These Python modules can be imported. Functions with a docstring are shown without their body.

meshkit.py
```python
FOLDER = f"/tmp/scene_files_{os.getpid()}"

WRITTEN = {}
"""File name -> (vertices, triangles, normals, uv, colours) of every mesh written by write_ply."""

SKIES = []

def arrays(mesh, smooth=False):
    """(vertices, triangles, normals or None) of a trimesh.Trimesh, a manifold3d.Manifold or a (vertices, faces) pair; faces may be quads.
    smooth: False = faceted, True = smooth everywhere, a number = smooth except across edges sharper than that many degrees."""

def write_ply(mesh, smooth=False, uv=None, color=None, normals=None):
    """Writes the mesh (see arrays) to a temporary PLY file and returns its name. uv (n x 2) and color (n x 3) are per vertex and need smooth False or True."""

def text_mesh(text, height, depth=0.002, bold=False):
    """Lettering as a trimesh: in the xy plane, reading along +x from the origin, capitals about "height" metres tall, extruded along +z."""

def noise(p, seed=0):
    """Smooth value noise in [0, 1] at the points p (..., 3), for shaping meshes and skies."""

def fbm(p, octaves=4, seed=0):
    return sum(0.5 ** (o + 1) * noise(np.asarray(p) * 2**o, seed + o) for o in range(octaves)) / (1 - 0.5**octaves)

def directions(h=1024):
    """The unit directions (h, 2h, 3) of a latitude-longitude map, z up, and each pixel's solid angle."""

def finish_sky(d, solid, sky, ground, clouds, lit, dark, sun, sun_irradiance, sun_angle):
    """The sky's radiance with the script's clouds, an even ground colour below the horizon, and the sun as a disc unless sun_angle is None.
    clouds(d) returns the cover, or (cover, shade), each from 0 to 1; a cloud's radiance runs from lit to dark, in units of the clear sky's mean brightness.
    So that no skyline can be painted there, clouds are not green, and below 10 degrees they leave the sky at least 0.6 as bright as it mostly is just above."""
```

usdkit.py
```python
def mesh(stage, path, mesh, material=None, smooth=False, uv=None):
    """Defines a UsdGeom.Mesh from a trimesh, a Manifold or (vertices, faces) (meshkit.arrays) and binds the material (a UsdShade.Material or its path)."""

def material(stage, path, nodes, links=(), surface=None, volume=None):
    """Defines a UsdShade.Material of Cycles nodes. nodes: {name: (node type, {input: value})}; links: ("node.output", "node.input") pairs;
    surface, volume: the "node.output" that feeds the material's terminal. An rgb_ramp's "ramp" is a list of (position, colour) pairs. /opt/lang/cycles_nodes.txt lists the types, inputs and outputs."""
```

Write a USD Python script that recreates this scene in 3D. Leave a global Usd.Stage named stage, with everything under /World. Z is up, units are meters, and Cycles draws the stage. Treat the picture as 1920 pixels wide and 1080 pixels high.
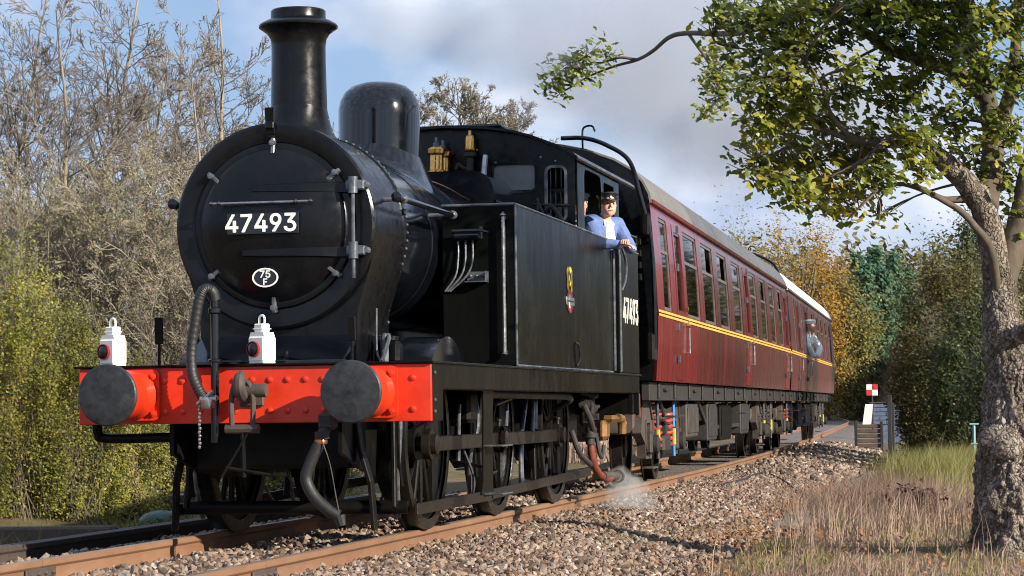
import math, random
import numpy as np
import trimesh
import manifold3d as m3
import usdkit, meshkit
from scipy.sparse import coo_matrix
from scipy.sparse.csgraph import connected_components
from shapely import geometry as sg, affinity as sa, ops as so
from pxr import Usd, UsdGeom, UsdLux, UsdShade, Gf, Sdf, Vt

stage = Usd.Stage.CreateInMemory()
UsdGeom.SetStageUpAxis(stage, UsdGeom.Tokens.z)
UsdGeom.SetStageMetersPerUnit(stage, 1.0)
WORLD = UsdGeom.Xform.Define(stage, '/World')
stage.SetDefaultPrim(WORLD.GetPrim())
UsdGeom.Scope.Define(stage, '/World/Looks')
PI = math.pi
ISLANDS = {}

# ------------------------------------------------------------------ camera
CX, CY, CZ = 5.3826, -16.2488, 0.916
YAW, PITCH, ROLL, FPX = -0.2126, 0.0495, -0.0129, 4539.9
EXPOSURE = 0.85
fw = np.array([math.sin(YAW) * math.cos(PITCH), math.cos(YAW) * math.cos(PITCH), math.sin(PITCH)])
_r = np.array([math.cos(YAW), -math.sin(YAW), 0.0])
_u = np.cross(_r, fw)
rt = math.cos(ROLL) * _r + math.sin(ROLL) * _u
up = -math.sin(ROLL) * _r + math.cos(ROLL) * _u
cam = UsdGeom.Camera.Define(stage, '/World/camera')
cam.CreateHorizontalApertureAttr(36.0)
cam.CreateVerticalApertureAttr(36.0 * 9 / 16)
cam.CreateFocalLengthAttr(36.0 * FPX / 1920)
cam.CreateClippingRangeAttr(Gf.Vec2f(0.1, 5000))
cam.CreateExposureAttr(EXPOSURE)
cam.AddTransformOp().Set(Gf.Matrix4d(*rt, 0, *up, 0, *(-fw), 0, CX, CY, CZ, 1))


def at(px, py, Y):
    """the world point on the plane y = Y that stands behind a point measured on the photograph"""
    d = fw + rt * (px - 960) / FPX - up * (py - 540) / FPX
    return np.array([CX, CY, CZ]) + d * (Y - CY) / d[1]


# ------------------------------------------------------------------ sun and sky
SUN_AZ, SUN_EL = math.radians(64), math.radians(21.5)      # azimuth from -y towards +x
SUNDIR = np.array([math.sin(SUN_AZ) * math.cos(SUN_EL), -math.cos(SUN_AZ) * math.cos(SUN_EL), math.sin(SUN_EL)])
sun = UsdLux.DistantLight.Define(stage, '/World/sun')
sun.CreateIntensityAttr(1.2)
sun.CreateAngleAttr(0.53)
sun.CreateNormalizeAttr(True)
sun.CreateColorAttr(Gf.Vec3f(1.0, 0.9, 0.74))
_z = SUNDIR
_x = np.cross([0, 0, 1], _z); _x /= np.linalg.norm(_x)
_y = np.cross(_z, _x)
sun.AddTransformOp().Set(Gf.Matrix4d(*_x, 0, *_y, 0, *_z, 0, 0, 0, 50, 1))
SKY_STRENGTH = 0.055
usdkit.material(stage, '/World/Looks/sky_look', {
    'tc': ('texture_coordinate', {}),
    'sky': ('sky_texture', {'sky_type': 'single_scattering', 'sun_disc': False, 'sun_elevation': SUN_EL,
                            'sun_rotation': math.atan2(SUNDIR[0], SUNDIR[1]), 'air_density': 1.0, 'aerosol_density': 0.3, 'ozone_density': 2.5}),
    'vl': ('mix_color', {'b': (4.0, 5.9, 9.3), 'fac': 0.62, 'use_clamp': False}),
    'mp': ('mapping', {'scale': (1.0, 1.0, 1.5), 'location': (2.9, 1.3, 0.9)}),
    'n1': ('noise_texture', {'scale': 7.5, 'detail': 8.0, 'roughness': 0.5, 'distortion': 0.3}),
    'rp': ('rgb_ramp', {'ramp': [(0.0, (0, 0, 0)), (0.43, (0.04, 0.04, 0.04)), (0.62, (0.8, 0.8, 0.8)), (1.0, (1, 1, 1))]}),
    'n2': ('noise_texture', {'scale': 13.0, 'detail': 5.0, 'roughness': 0.55}),
    'cc': ('rgb_ramp', {'ramp': [(0.36, (5.2, 6.1, 8.8)), (0.6, (10.6, 10.8, 11.6))]}),
    'mx': ('mix_color', {'use_clamp': False}),
    'bg': ('background_shader', {'strength': SKY_STRENGTH}),
}, [('tc.generated', 'mp.vector'), ('mp.vector', 'n1.vector'), ('mp.vector', 'n2.vector'), ('n1.fac', 'rp.fac'), ('n2.fac', 'cc.fac'),
    ('sky.color', 'vl.a'), ('vl.result', 'mx.a'), ('cc.color', 'mx.b'), ('rp.color', 'mx.fac'), ('mx.result', 'bg.color')], surface='bg.background')
sky = UsdLux.DomeLight.Define(stage, '/World/sky')
UsdShade.MaterialBindingAPI.Apply(sky.GetPrim()).Bind(UsdShade.Material.Get(stage, '/World/Looks/sky_look'))
sky.GetPrim().SetCustomDataByKey('kind', 'structure')

# ------------------------------------------------------------------ scene helpers
_used = {}
_orig = {}


def _name(parent, name):
    k = parent + '/' + name
    n = _used.get(k, 0)
    _used[k] = n + 1
    return k if n == 0 else '%s_%03d' % (k, n)


def cd(p, **kw):
    for k, v in kw.items():
        if v:
            p.SetCustomDataByKey(k, v)
    return p


def thing(name, label, cat, loc=(0, 0, 0), rz=0.0, group=None, local=False, scale=None):
    """a thing: an Xform at its base whose children are its parts; meshes for it are given in world space unless local"""
    x = UsdGeom.Xform.Define(stage, _name('/World', name))
    x.AddTranslateOp().Set(Gf.Vec3d(*map(float, loc)))
    if rz:
        x.AddRotateZOp().Set(math.degrees(rz))
    if scale is not None:
        x.AddScaleOp().Set(Gf.Vec3f(*map(float, scale)))
    p = x.GetPrim()
    cd(p, label=label, category=cat, group=group)
    _orig[str(p.GetPath())] = np.zeros(3) if local else np.array(loc, float)
    return p


def obj(name, mesh, mat, parent=None, smooth=32, each=False, **kw):
    """one Mesh prim, a part of parent, or a top-level object"""
    if each:
        return [obj(name, m, mat, parent, smooth, **kw) for m in mesh][0]
    if isinstance(mesh, list):
        mesh = cat(mesh)
    base = '/World' if parent is None else str(parent.GetPath())
    o = np.zeros(3) if parent is None else _orig[base]
    path = _name(base, name)
    v, f, n = meshkit.arrays(mesh, smooth)
    m = usdkit.mesh(stage, path, (v - o, f), '/World/Looks/' + mat)
    if mat in ISLANDS:
        e = np.vstack([f[:, :2], f[:, 1:]])
        k, lab = connected_components(coo_matrix((np.ones(len(e), np.int8), (e[:, 0], e[:, 1])), shape=(len(v), len(v))), directed=False)
        r_ = np.random.default_rng(len(v)).random(k)
        cen = np.zeros((k, 3)); np.add.at(cen, lab, v); cen /= np.bincount(lab, minlength=k)[:, None]
        ext = max(1e-6, float(np.ptp(v, axis=0).max()))
        clump = np.clip((meshkit.fbm(cen * (9.0 / ext) + 3.7, 3, 17) - .5) * 2.2 + .5, 0, 1)
        w_ = ISLANDS[mat]
        tone = np.clip((1 - w_) * r_ + w_ * clump, 0, 1)
        UsdGeom.PrimvarsAPI(m).CreatePrimvar('tone', Sdf.ValueTypeNames.FloatArray, 'vertex').Set(Vt.FloatArray.FromNumpy(tone[lab].astype(np.float32)))
    if n is not None:
        m.CreateNormalsAttr(Vt.Vec3fArray.FromNumpy(n.astype(np.float32)))
        m.SetNormalsInterpolation('vertex')
    _orig[path] = o
    return cd(m.GetPrim(), **kw)


def dup(root, label, loc, rz=0.0, scale=None, group=None, cat_=None):
    """a further copy of a thing with its parts"""
    was = root.GetCustomData()
    r = thing(root.GetName().rstrip('0123456789').rstrip('_'), label, cat_ or was['category'], loc, rz, group or was.get('group'), True, scale)
    r.GetReferences().AddInternalReference(root.GetPath())
    r.SetInstanceable(True)
    return r


# ------------------------------------------------------------------ mesh helpers
def cat(ms):
    ms = [m for m in ms if m is not None]
    V, F, o = [], [], 0
    for m in ms:
        v, f = (np.asarray(m[0]), np.asarray(m[1])) if isinstance(m, tuple) else (m.vertices, m.faces)
        V.append(v); F.append(f + o); o += len(v)
    return trimesh.Trimesh(np.vstack(V), np.vstack(F), process=False)


def box(x0, x1, y0, y1, z0, z1):
    m = trimesh.creation.box((abs(x1 - x0), abs(y1 - y0), abs(z1 - z0)))
    m.apply_translation(((x0 + x1) / 2, (y0 + y1) / 2, (z0 + z1) / 2))
    return m


def cbox(x0, x1, y0, y1, z0, z1, c=0.006):
    """box with chamfered edges"""
    p = []
    X, Y, Z = sorted((x0, x1)), sorted((y0, y1)), sorted((z0, z1))
    c = min(c, *(0.45 * (b - a) for a, b in (X, Y, Z)))
    for i in (0, 1):
        for j in (0, 1):
            for k in (0, 1):
                q = np.array([X[i], Y[j], Z[k]])
                s = np.array([1 - 2 * i, 1 - 2 * j, 1 - 2 * k])
                for a in range(3):
                    d = s * c; d[a] = 0
                    p.append(q + d)
    return trimesh.convex.convex_hull(np.array(p))


def smooth_path(pts, k=8):
    P = np.asarray(pts, float)
    P = np.vstack([2 * P[0] - P[1], P, 2 * P[-1] - P[-2]])
    out = []
    for i in range(1, len(P) - 2):
        for t in np.arange(k) / k:
            a, b, c, d = P[i - 1], P[i], P[i + 1], P[i + 2]
            out.append(.5 * (2 * b + (c - a) * t + (2 * a - 5 * b + 4 * c - d) * t * t + (3 * b - a - 3 * c + d) * t ** 3))
    out.append(P[-2])
    return np.array(out)


def tube(pts, r, n=8, caps=True):
    P = np.asarray(pts, float)
    r = np.broadcast_to(np.asarray(r, float), len(P)).copy()
    T = np.gradient(P, axis=0)
    T /= np.linalg.norm(T, axis=1, keepdims=True) + 1e-12
    a = np.array([0, 0, 1.0]) if abs(T[0, 2]) < .9 else np.array([1.0, 0, 0])
    N = np.cross(T[0], a); N /= np.linalg.norm(N)
    V = []
    ang = np.arange(n) / n * 2 * PI
    for i in range(len(P)):
        N = N - T[i] * (N @ T[i]); N /= np.linalg.norm(N) + 1e-12
        B = np.cross(T[i], N)
        V.append(P[i] + r[i] * (np.cos(ang)[:, None] * N + np.sin(ang)[:, None] * B))
    V = np.vstack(V)
    F = []
    for i in range(len(P) - 1):
        for j in range(n):
            a0, a1, b0, b1 = i * n + j, i * n + (j + 1) % n, (i + 1) * n + j, (i + 1) * n + (j + 1) % n
            F += [(a0, a1, b1), (a0, b1, b0)]
    if caps:
        V = np.vstack([V, P[0], P[-1]])
        c0, c1 = len(V) - 2, len(V) - 1
        L = (len(P) - 1) * n
        for j in range(n):
            F += [(c0, (j + 1) % n, j), (c1, L + j, L + (j + 1) % n)]
    return trimesh.Trimesh(V, F, process=False)


def rod(a, b, r, n=8):
    return tube([a, b], r, n)


def bar(a, b, w, t, upv=(0, 0, 1)):
    """flat bar from a to b; w along upv, t across"""
    a, b = np.asarray(a, float), np.asarray(b, float)
    d = b - a; L = np.linalg.norm(d); d /= L
    s = np.cross(d, upv); s /= np.linalg.norm(s)
    u = np.cross(s, d)
    m = cbox(-L / 2, L / 2, -t / 2, t / 2, -w / 2, w / 2, min(w, t) * .2)
    T = np.eye(4); T[:3, 0] = d; T[:3, 1] = s; T[:3, 2] = u; T[:3, 3] = (a + b) / 2
    m.apply_transform(T)
    return m


def lathe(prof, o=(0, 0, 0), axis='z', n=32, a0=0, a1=2 * PI):
    """prof: (radius, height along the axis) pairs"""
    P = np.asarray(prof, float)
    full = abs(a1 - a0 - 2 * PI) < 1e-6
    A = np.linspace(a0, a1, n + (0 if full else 1), endpoint=not full)
    k, m = len(P), len(A)
    c, s = np.cos(A)[:, None], np.sin(A)[:, None]
    R, H = P[None, :, 0], P[None, :, 1] + 0 * c
    if axis == 'z':
        V = np.stack([R * c, R * s, H], -1)
    elif axis == 'y':
        V = np.stack([R * s, H, R * c], -1)
    else:
        V = np.stack([H, R * c, R * s], -1)
    V = V.reshape(-1, 3) + np.asarray(o, float)
    F = []
    for i in range(m if full else m - 1):
        i2 = (i + 1) % m
        for j in range(k - 1):
            a, b, c_, d = i * k + j, i2 * k + j, i2 * k + j + 1, i * k + j + 1
            if P[j, 0] > 1e-9:
                F.append((a, b, c_) if P[j + 1, 0] > 1e-9 else (a, b, d))
            if P[j + 1, 0] > 1e-9:
                F.append((a, c_, d))
    M = trimesh.Trimesh(V, F, process=False)
    M.merge_vertices()
    if M.is_watertight and M.volume < 0:
        M.invert()
    return M


def extr(poly, d, o=(0, 0, 0), plane='xz'):
    """extrude a shapely polygon: plane xz along +y, yz along +x, xy along +z"""
    gs = getattr(poly, 'geoms', [poly])
    ms = [trimesh.creation.extrude_polygon(g, d, engine='earcut') for g in gs if g.area > 1e-9]
    m = cat(ms)
    v = np.array(m.vertices)
    if plane == 'xz':
        v = np.stack([v[:, 0], v[:, 2], v[:, 1]], 1); f = m.faces[:, ::-1]
    elif plane == 'yz':
        v = np.stack([v[:, 2], v[:, 0], v[:, 1]], 1); f = m.faces
    else:
        f = m.faces
    return trimesh.Trimesh(v + np.asarray(o, float), f, process=False)


def rrect(x0, x1, y0, y1, r):
    return sg.box(x0 + r, y0 + r, x1 - r, y1 - r).buffer(r, quad_segs=5)


def mirror(m):
    m = m.copy(); m.vertices = m.vertices * [-1, 1, 1]; m.faces = m.faces[:, ::-1]
    return m


def moved(m, x=0, y=0, z=0):
    m = m.copy(); m.apply_translation((x, y, z)); return m


def rotz(m, a, c=(0, 0, 0)):
    m = m.copy(); m.apply_transform(trimesh.transformations.rotation_matrix(a, (0, 0, 1), c)); return m


def hulls(joints, bones, edge=0.02, it=6):
    """one continuous body: hulls of spheres at joints, joined, refined and smoothed"""
    def ball(j):
        p, r = joints[j][0], joints[j][1]
        s = m3.Manifold.sphere(1.0, 16)
        r = np.broadcast_to(np.asarray(r, float), 3)
        return s.scale([float(a) for a in r]).translate([float(a) for a in p])
    M = m3.Manifold()
    for b in bones:
        M = M + m3.Manifold.batch_hull([ball(j) for j in b])
    M = M.refine_to_length(edge)
    q = M.to_mesh()
    t = trimesh.Trimesh(q.vert_properties[:, :3], q.tri_verts, process=True)
    trimesh.smoothing.filter_taubin(t, iterations=it)
    return t


def rivet_mesh(p, n, r=0.02, h=0.013):
    """round rivet head at p facing along n ('-y', '+x', '-x' or a vector)"""
    n = {'-y': (0, -1, 0), '+x': (1, 0, 0), '-x': (-1, 0, 0)}.get(n, n) if isinstance(n, str) else n
    m = lathe([(r, 0), (r * .9, h * .55), (r * .5, h * .92), (0, h)], n=10)
    T = trimesh.geometry.align_vectors((0, 0, 1), n); T[:3, 3] = p
    m.apply_transform(T)
    return m


# ------------------------------------------------------------------ looks
def L(name, nodes, links, surface='p.BSDF', volume=None):
    usdkit.material(stage, '/World/Looks/' + name, nodes, links, surface=surface, volume=volume)


def plain(name, c, rough=0.5, metal=0.0, coat=0.0, var=0.25, scale=6.0, bump=0.0, bscale=60.0, spec=0.5, dirt=None, dirt_amt=0.5, stretch=(1, 1, 1), rvar=0.12):
    """paint, metal, cloth: a colour with some mottling, uneven gloss, optional dirt and fine relief"""
    c = np.array(c, float)
    nodes = {
        'tc': ('texture_coordinate', {}), 'mp': ('mapping', {'scale': stretch}),
        'n': ('noise_texture', {'scale': scale, 'detail': 6.0, 'roughness': 0.6}),
        'r': ('rgb_ramp', {'ramp': [(0.3, c * (1 - var)), (0.7, c * (1 + var))]}),
        'n2': ('noise_texture', {'scale': scale * 2.7, 'detail': 5.0, 'roughness': 0.65}),
        'mr': ('map_range', {'from_min': 0.3, 'from_max': 0.7, 'to_min': max(0.02, rough - rvar), 'to_max': rough + rvar}),
        'p': ('principled_bsdf', {'metallic': metal, 'coat_weight': coat, 'coat_roughness': 0.1, 'specular_ior_level': spec}),
    }
    links = [('tc.object', 'mp.vector'), ('mp.vector', 'n.vector'), ('mp.vector', 'n2.vector'), ('n.fac', 'r.fac'), ('n2.fac', 'mr.value'), ('mr.result', 'p.roughness')]
    if dirt is not None:
        nodes['n3'] = ('noise_texture', {'scale': scale * 0.9, 'detail': 8.0, 'roughness': 0.7, 'distortion': 0.4})
        nodes['dr'] = ('rgb_ramp', {'ramp': [(0.42, (0, 0, 0)), (0.72, (dirt_amt,) * 3)]})
        nodes['mx'] = ('mix_color', {'b': dirt})
        links += [('mp.vector', 'n3.vector'), ('n3.fac', 'dr.fac'), ('r.color', 'mx.a'), ('dr.color', 'mx.fac'), ('mx.result', 'p.base_color')]
    else:
        links.append(('r.color', 'p.base_color'))
    if bump:
        nodes['nb'] = ('noise_texture', {'scale': bscale, 'detail': 4.0, 'roughness': 0.6})
        nodes['b'] = ('bump', {'strength': bump, 'distance': 0.01})
        links += [('mp.vector', 'nb.vector'), ('nb.fac', 'b.height'), ('b.normal', 'p.normal')]
    L(name, nodes, links)


def island(name, ramp, rough=0.8, bump=0.0, bscale=40, trans=0.0, spec=0.3, mottle=0.0, clump=.4):
    """many small pieces in one mesh, each island of faces with its own tone; trans lets light through (leaves)"""
    nodes = {
        'g': ('attribute', {'attribute': 'tone'}), 'r': ('rgb_ramp', {'ramp': ramp}),
        'p': ('principled_bsdf', {'roughness': rough, 'specular_ior_level': spec}),
    }
    ISLANDS[name] = clump
    links = [('g.fac', 'r.fac')]
    col = 'r.color'
    if mottle:
        nodes['tc'] = ('texture_coordinate', {})
        nodes['n'] = ('noise_texture', {'scale': bscale, 'detail': 3.0})
        nodes['nr'] = ('rgb_ramp', {'ramp': [(0.3, (1 - mottle,) * 3), (0.7, (1 + mottle,) * 3)]})
        nodes['mm'] = ('mix_color', {'blend_type': 'multiply', 'fac': 1.0, 'use_clamp': False})
        links += [('tc.object', 'n.vector'), ('n.fac', 'nr.fac'), ('r.color', 'mm.a'), ('nr.color', 'mm.b')]
        col = 'mm.result'
    links.append((col, 'p.base_color'))
    surf = 'p.BSDF'
    if trans:
        nodes['t'] = ('translucent_bsdf', {})
        nodes['m'] = ('mix_closure', {'fac': trans})
        links += [(col, 't.color'), ('p.BSDF', 'm.closure1'), ('t.BSDF', 'm.closure2')]
        surf = 'm.closure'
    L(name, nodes, links, surf)


plain('black_gloss', (0.004, 0.005, 0.0075), 0.12, coat=0.35, var=0.35, scale=3, rvar=0.08)
plain('black_tank', (0.0045, 0.005, 0.0046), 0.25, var=0.4, scale=2.2, dirt=(0.0095, 0.01, 0.0085), dirt_amt=0.6, stretch=(1, 1, .35), rvar=0.08, spec=.06)
plain('black_matt', (0.003, 0.0034, 0.0046), 0.25, var=0.4, scale=4, dirt=(0.008, 0.0075, 0.0075), dirt_amt=0.5, spec=.3, bump=.06, bscale=25)
plain('black_frame', (0.0045, 0.0045, 0.0045), 0.42, var=0.5, scale=5, dirt=(0.012, 0.0095, 0.0075), dirt_amt=0.5, bump=.1, spec=.15)
plain('cab_inside', (0.02, 0.02, 0.02), 0.6)
plain('motion_steel', (0.026, 0.023, 0.02), 0.34, metal=0.55, var=0.4, scale=9, dirt=(0.03, 0.025, 0.018), dirt_amt=.8)
plain('bright_steel', (0.42, 0.42, 0.43), 0.3, metal=0.9, var=0.3, scale=12)
plain('worn_edge', (0.13, 0.14, 0.16), 0.28, metal=.5, var=.5, scale=14)
plain('buffer_steel', (0.02, 0.022, 0.026), 0.5, metal=0.3, var=0.5, scale=14, dirt=(0.055, 0.057, 0.062), dirt_amt=.7, bump=.15, bscale=30)
plain('vermilion', (0.62, 0.032, 0.008), 0.34, var=0.12, scale=5, dirt=(0.3, 0.022, 0.01), dirt_amt=.4, rvar=.08)
plain('rubber', (0.013, 0.0135, 0.015), 0.55, var=.3, scale=20, bump=.2, bscale=80)
plain('white_paint', (0.8, 0.8, 0.77), 0.42, var=.05, scale=20, dirt=(.45, .42, .36), dirt_amt=.25)
plain('lens_black', (0.01, 0.01, 0.012), 0.08, var=.1)
plain('lamp_red', (0.25, 0.012, 0.01), 0.35, var=.1)
plain('brass', (0.72, 0.42, 0.13), 0.22, metal=1.0, var=.15, scale=14)
plain('copper', (0.5, 0.2, 0.1), 0.3, metal=.9, var=.3, scale=14)
plain('oxide_red', (0.16, 0.035, 0.02), 0.55, var=.3, scale=20)
plain('valve_ochre', (0.2, 0.105, 0.035), 0.45, metal=.3, var=.35, scale=20, dirt=(.12, .07, .03), dirt_amt=.6)
plain('crest_yellow', (0.9, 0.62, 0.04), 0.4, var=.1)
plain('crest_red', (0.75, 0.07, 0.05), 0.4, var=.1)
plain('cream', (0.75, 0.73, 0.64), 0.4, var=.05)
plain('coal_look', (0.012, 0.012, 0.013), 0.25, var=.4, scale=10)
plain('skin', (0.6, 0.34, 0.25), 0.5, var=.1, scale=20)
plain('hair', (0.04, 0.026, 0.018), 0.6, var=.3, scale=40)
plain('denim', (0.11, 0.17, 0.38), 0.8, var=.22, scale=14, bump=.4, bscale=50)
plain('shirt', (0.86, 0.86, 0.84), 0.8, var=.05, scale=20, bump=.3, bscale=40)
plain('cap_black', (0.014, 0.014, 0.016), 0.4, var=.2)
plain('cap_grey', (0.3, 0.32, 0.36), 0.5, var=.2, scale=20)
plain('badge', (0.6, 0.6, 0.62), 0.3, metal=.8)
plain('eye', (0.04, 0.03, 0.03), 0.2)
plain('lip', (0.36, 0.14, 0.11), 0.5)
L('maroon', {   # crimson paint; dark vertical streaks strengthen some metres behind the front end
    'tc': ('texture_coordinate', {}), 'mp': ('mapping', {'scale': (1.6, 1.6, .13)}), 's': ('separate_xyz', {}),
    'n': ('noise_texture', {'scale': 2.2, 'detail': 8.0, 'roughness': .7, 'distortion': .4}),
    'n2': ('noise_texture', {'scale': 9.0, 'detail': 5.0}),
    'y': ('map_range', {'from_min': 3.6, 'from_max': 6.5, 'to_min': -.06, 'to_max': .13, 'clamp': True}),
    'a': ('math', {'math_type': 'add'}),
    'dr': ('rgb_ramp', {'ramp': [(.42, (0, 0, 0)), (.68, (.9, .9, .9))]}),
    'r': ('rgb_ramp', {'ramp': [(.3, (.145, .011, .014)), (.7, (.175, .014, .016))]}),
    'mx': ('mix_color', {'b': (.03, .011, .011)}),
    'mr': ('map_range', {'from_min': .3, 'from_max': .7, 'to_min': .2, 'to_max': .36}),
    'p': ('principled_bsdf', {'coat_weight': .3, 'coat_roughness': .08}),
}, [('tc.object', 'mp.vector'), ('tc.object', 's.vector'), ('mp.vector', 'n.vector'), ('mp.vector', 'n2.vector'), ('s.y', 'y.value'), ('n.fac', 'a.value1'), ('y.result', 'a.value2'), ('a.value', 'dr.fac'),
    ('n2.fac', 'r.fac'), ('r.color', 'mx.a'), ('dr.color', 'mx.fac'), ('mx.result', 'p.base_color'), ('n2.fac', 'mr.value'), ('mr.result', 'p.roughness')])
plain('maroon_door', (0.145, 0.012, 0.014), 0.28, coat=.3, var=.14, scale=2.5, dirt=(0.1, 0.012, 0.01), dirt_amt=.5, stretch=(1.6, 1.6, .2), rvar=.08)
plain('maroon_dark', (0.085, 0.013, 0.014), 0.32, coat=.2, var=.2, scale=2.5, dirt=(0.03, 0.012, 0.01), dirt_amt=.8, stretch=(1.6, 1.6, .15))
plain('lining_yellow', (0.75, 0.43, 0.06), 0.45, var=.12, scale=9, dirt=(.12, .06, .03), dirt_amt=.55)
plain('roof_grey', (0.15, 0.145, 0.137), 0.7, var=.15, scale=1.5, dirt=(.12, .12, .12), dirt_amt=.8)
plain('roof_dark', (0.085, 0.088, 0.095), 0.6, var=.25, scale=1.5, dirt=(.16, .16, .17), dirt_amt=.5)
plain('roof_white', (0.74, 0.74, 0.73), 0.6, var=.06, scale=1.5)
plain('window_frame', (0.16, 0.13, 0.12), 0.4, metal=.4, var=.3, scale=10)
plain('seat_cloth', (0.1, 0.03, 0.03), 0.9, var=.2)
plain('inside_wood', (0.16, 0.05, 0.035), 0.5, var=.2)
plain('under_grey', (0.02, 0.019, 0.0175), 0.65, var=.4, scale=7, dirt=(.035, .025, .017), dirt_amt=.7, bump=.2, bscale=50)
plain('under_brown', (0.065, 0.051, 0.043), 0.65, var=.4, scale=7, dirt=(.06, .04, .03), dirt_amt=.7, bump=.2, bscale=50)
plain('box_grey', (0.034, 0.033, 0.031), 0.55, var=.3, scale=5, dirt=(.1, .07, .05), dirt_amt=.7)
plain('damper_yellow', (0.45, 0.35, 0.04), 0.45, var=.2, dirt=(.1, .08, .04), dirt_amt=.6, scale=20)
plain('strap_blue', (0.05, 0.22, 0.6), 0.4, var=.15)
plain('spring_red', (0.36, 0.05, 0.04), 0.45, var=.2)
plain('rail_rust', (0.21, 0.115, 0.066), 0.68, var=.22, scale=5, dirt=(.17, .075, .035), dirt_amt=.75, stretch=(1, .3, 1), bump=.15, bscale=40)
plain('rail_top', (0.42, 0.34, 0.26), 0.33, metal=.6, var=.2, scale=4, stretch=(1, .3, 1))
plain('rail_old', (0.055, 0.042, 0.036), 0.7, var=.3, scale=8, dirt=(.09, .06, .045), dirt_amt=.6, bump=.2)
plain('sleeper_wood', (0.09, 0.065, 0.05), 0.85, var=.3, scale=6, stretch=(1, 6, 1), bump=.4, bscale=20)
plain('concrete', (0.2, 0.185, 0.16), 0.85, var=.3, scale=5, dirt=(.1, .08, .055), dirt_amt=.7, bump=.35, bscale=40)
plain('post_black', (0.02, 0.02, 0.022), 0.6, var=.3)
plain('post_teal', (0.2, 0.36, 0.4), 0.5, var=.15)
plain('board_red', (0.5, 0.04, 0.04), 0.5, var=.1)
plain('brick_shade_blue', (0.1, 0.13, 0.21), 0.75, var=.3, scale=9, bump=.3)  # bluish cast of shade put into the brick colour
plain('tarp_green', (0.01, 0.06, 0.045), 0.5, var=.3, bump=.3, bscale=8)
plain('cut_wood', (0.42, 0.27, 0.16), 0.8, var=.2, scale=20)

# ------------------------------------------------------------------ ground, track
def xc(y):
    """the track's centre line: a left-hand curve that straightens"""
    y = np.asarray(y, float)
    return np.where(y < 44, -.0007 * (y - 4) ** 2, -1.12 - .056 * (y - 44)) - .0009 * np.maximum(y - 100, 0) ** 2 * (y < 260) - (y >= 260) * 23.04


def sstep(a, b, x):
    t = np.clip((x - a) / (b - a), 0, 1)
    return t * t * (3 - 2 * t)


def ground_z(x, y):
    x, y = np.asarray(x, float), np.asarray(y, float)
    u = x - xc(y)
    z = -.165 - .19 * sstep(1.35, 2.7, u) - .14 * sstep(1.5, 2.3, -u)
    z = z + .16 * sstep(7, 24, y) * sstep(3.0, 5.0, u)
    n = meshkit.fbm(np.stack([x * .55, y * .55, 0 * x], -1), 4, 3) - .5
    z = z + n * .32 * sstep(2.9, 4.2, np.abs(u))
    z = z - 1.0 * sstep(2.6, 7.5, -u) + .16 * np.maximum(-u - 11, 0)
    z = z + .05 * np.maximum(u - 8, 0) * sstep(30, 90, y)
    far = np.maximum(y - 150, 0)
    z = z + far * .075 * sstep(150, 200, y) * (1 + .2 * sstep(4, 40, u)) + 4.0 * sstep(92, 118, y) * sstep(2.85, 5.2, u) + 3.2 * sstep(105, 145, y) * sstep(2.2, 7.0, -u)
    big = meshkit.fbm(np.stack([x * .02, y * .02, 0 * x + 5], -1), 3, 9) - .5
    z = z + big * 8 * sstep(150, 260, y)
    return np.minimum(z, 12 + big * 6)


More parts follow.
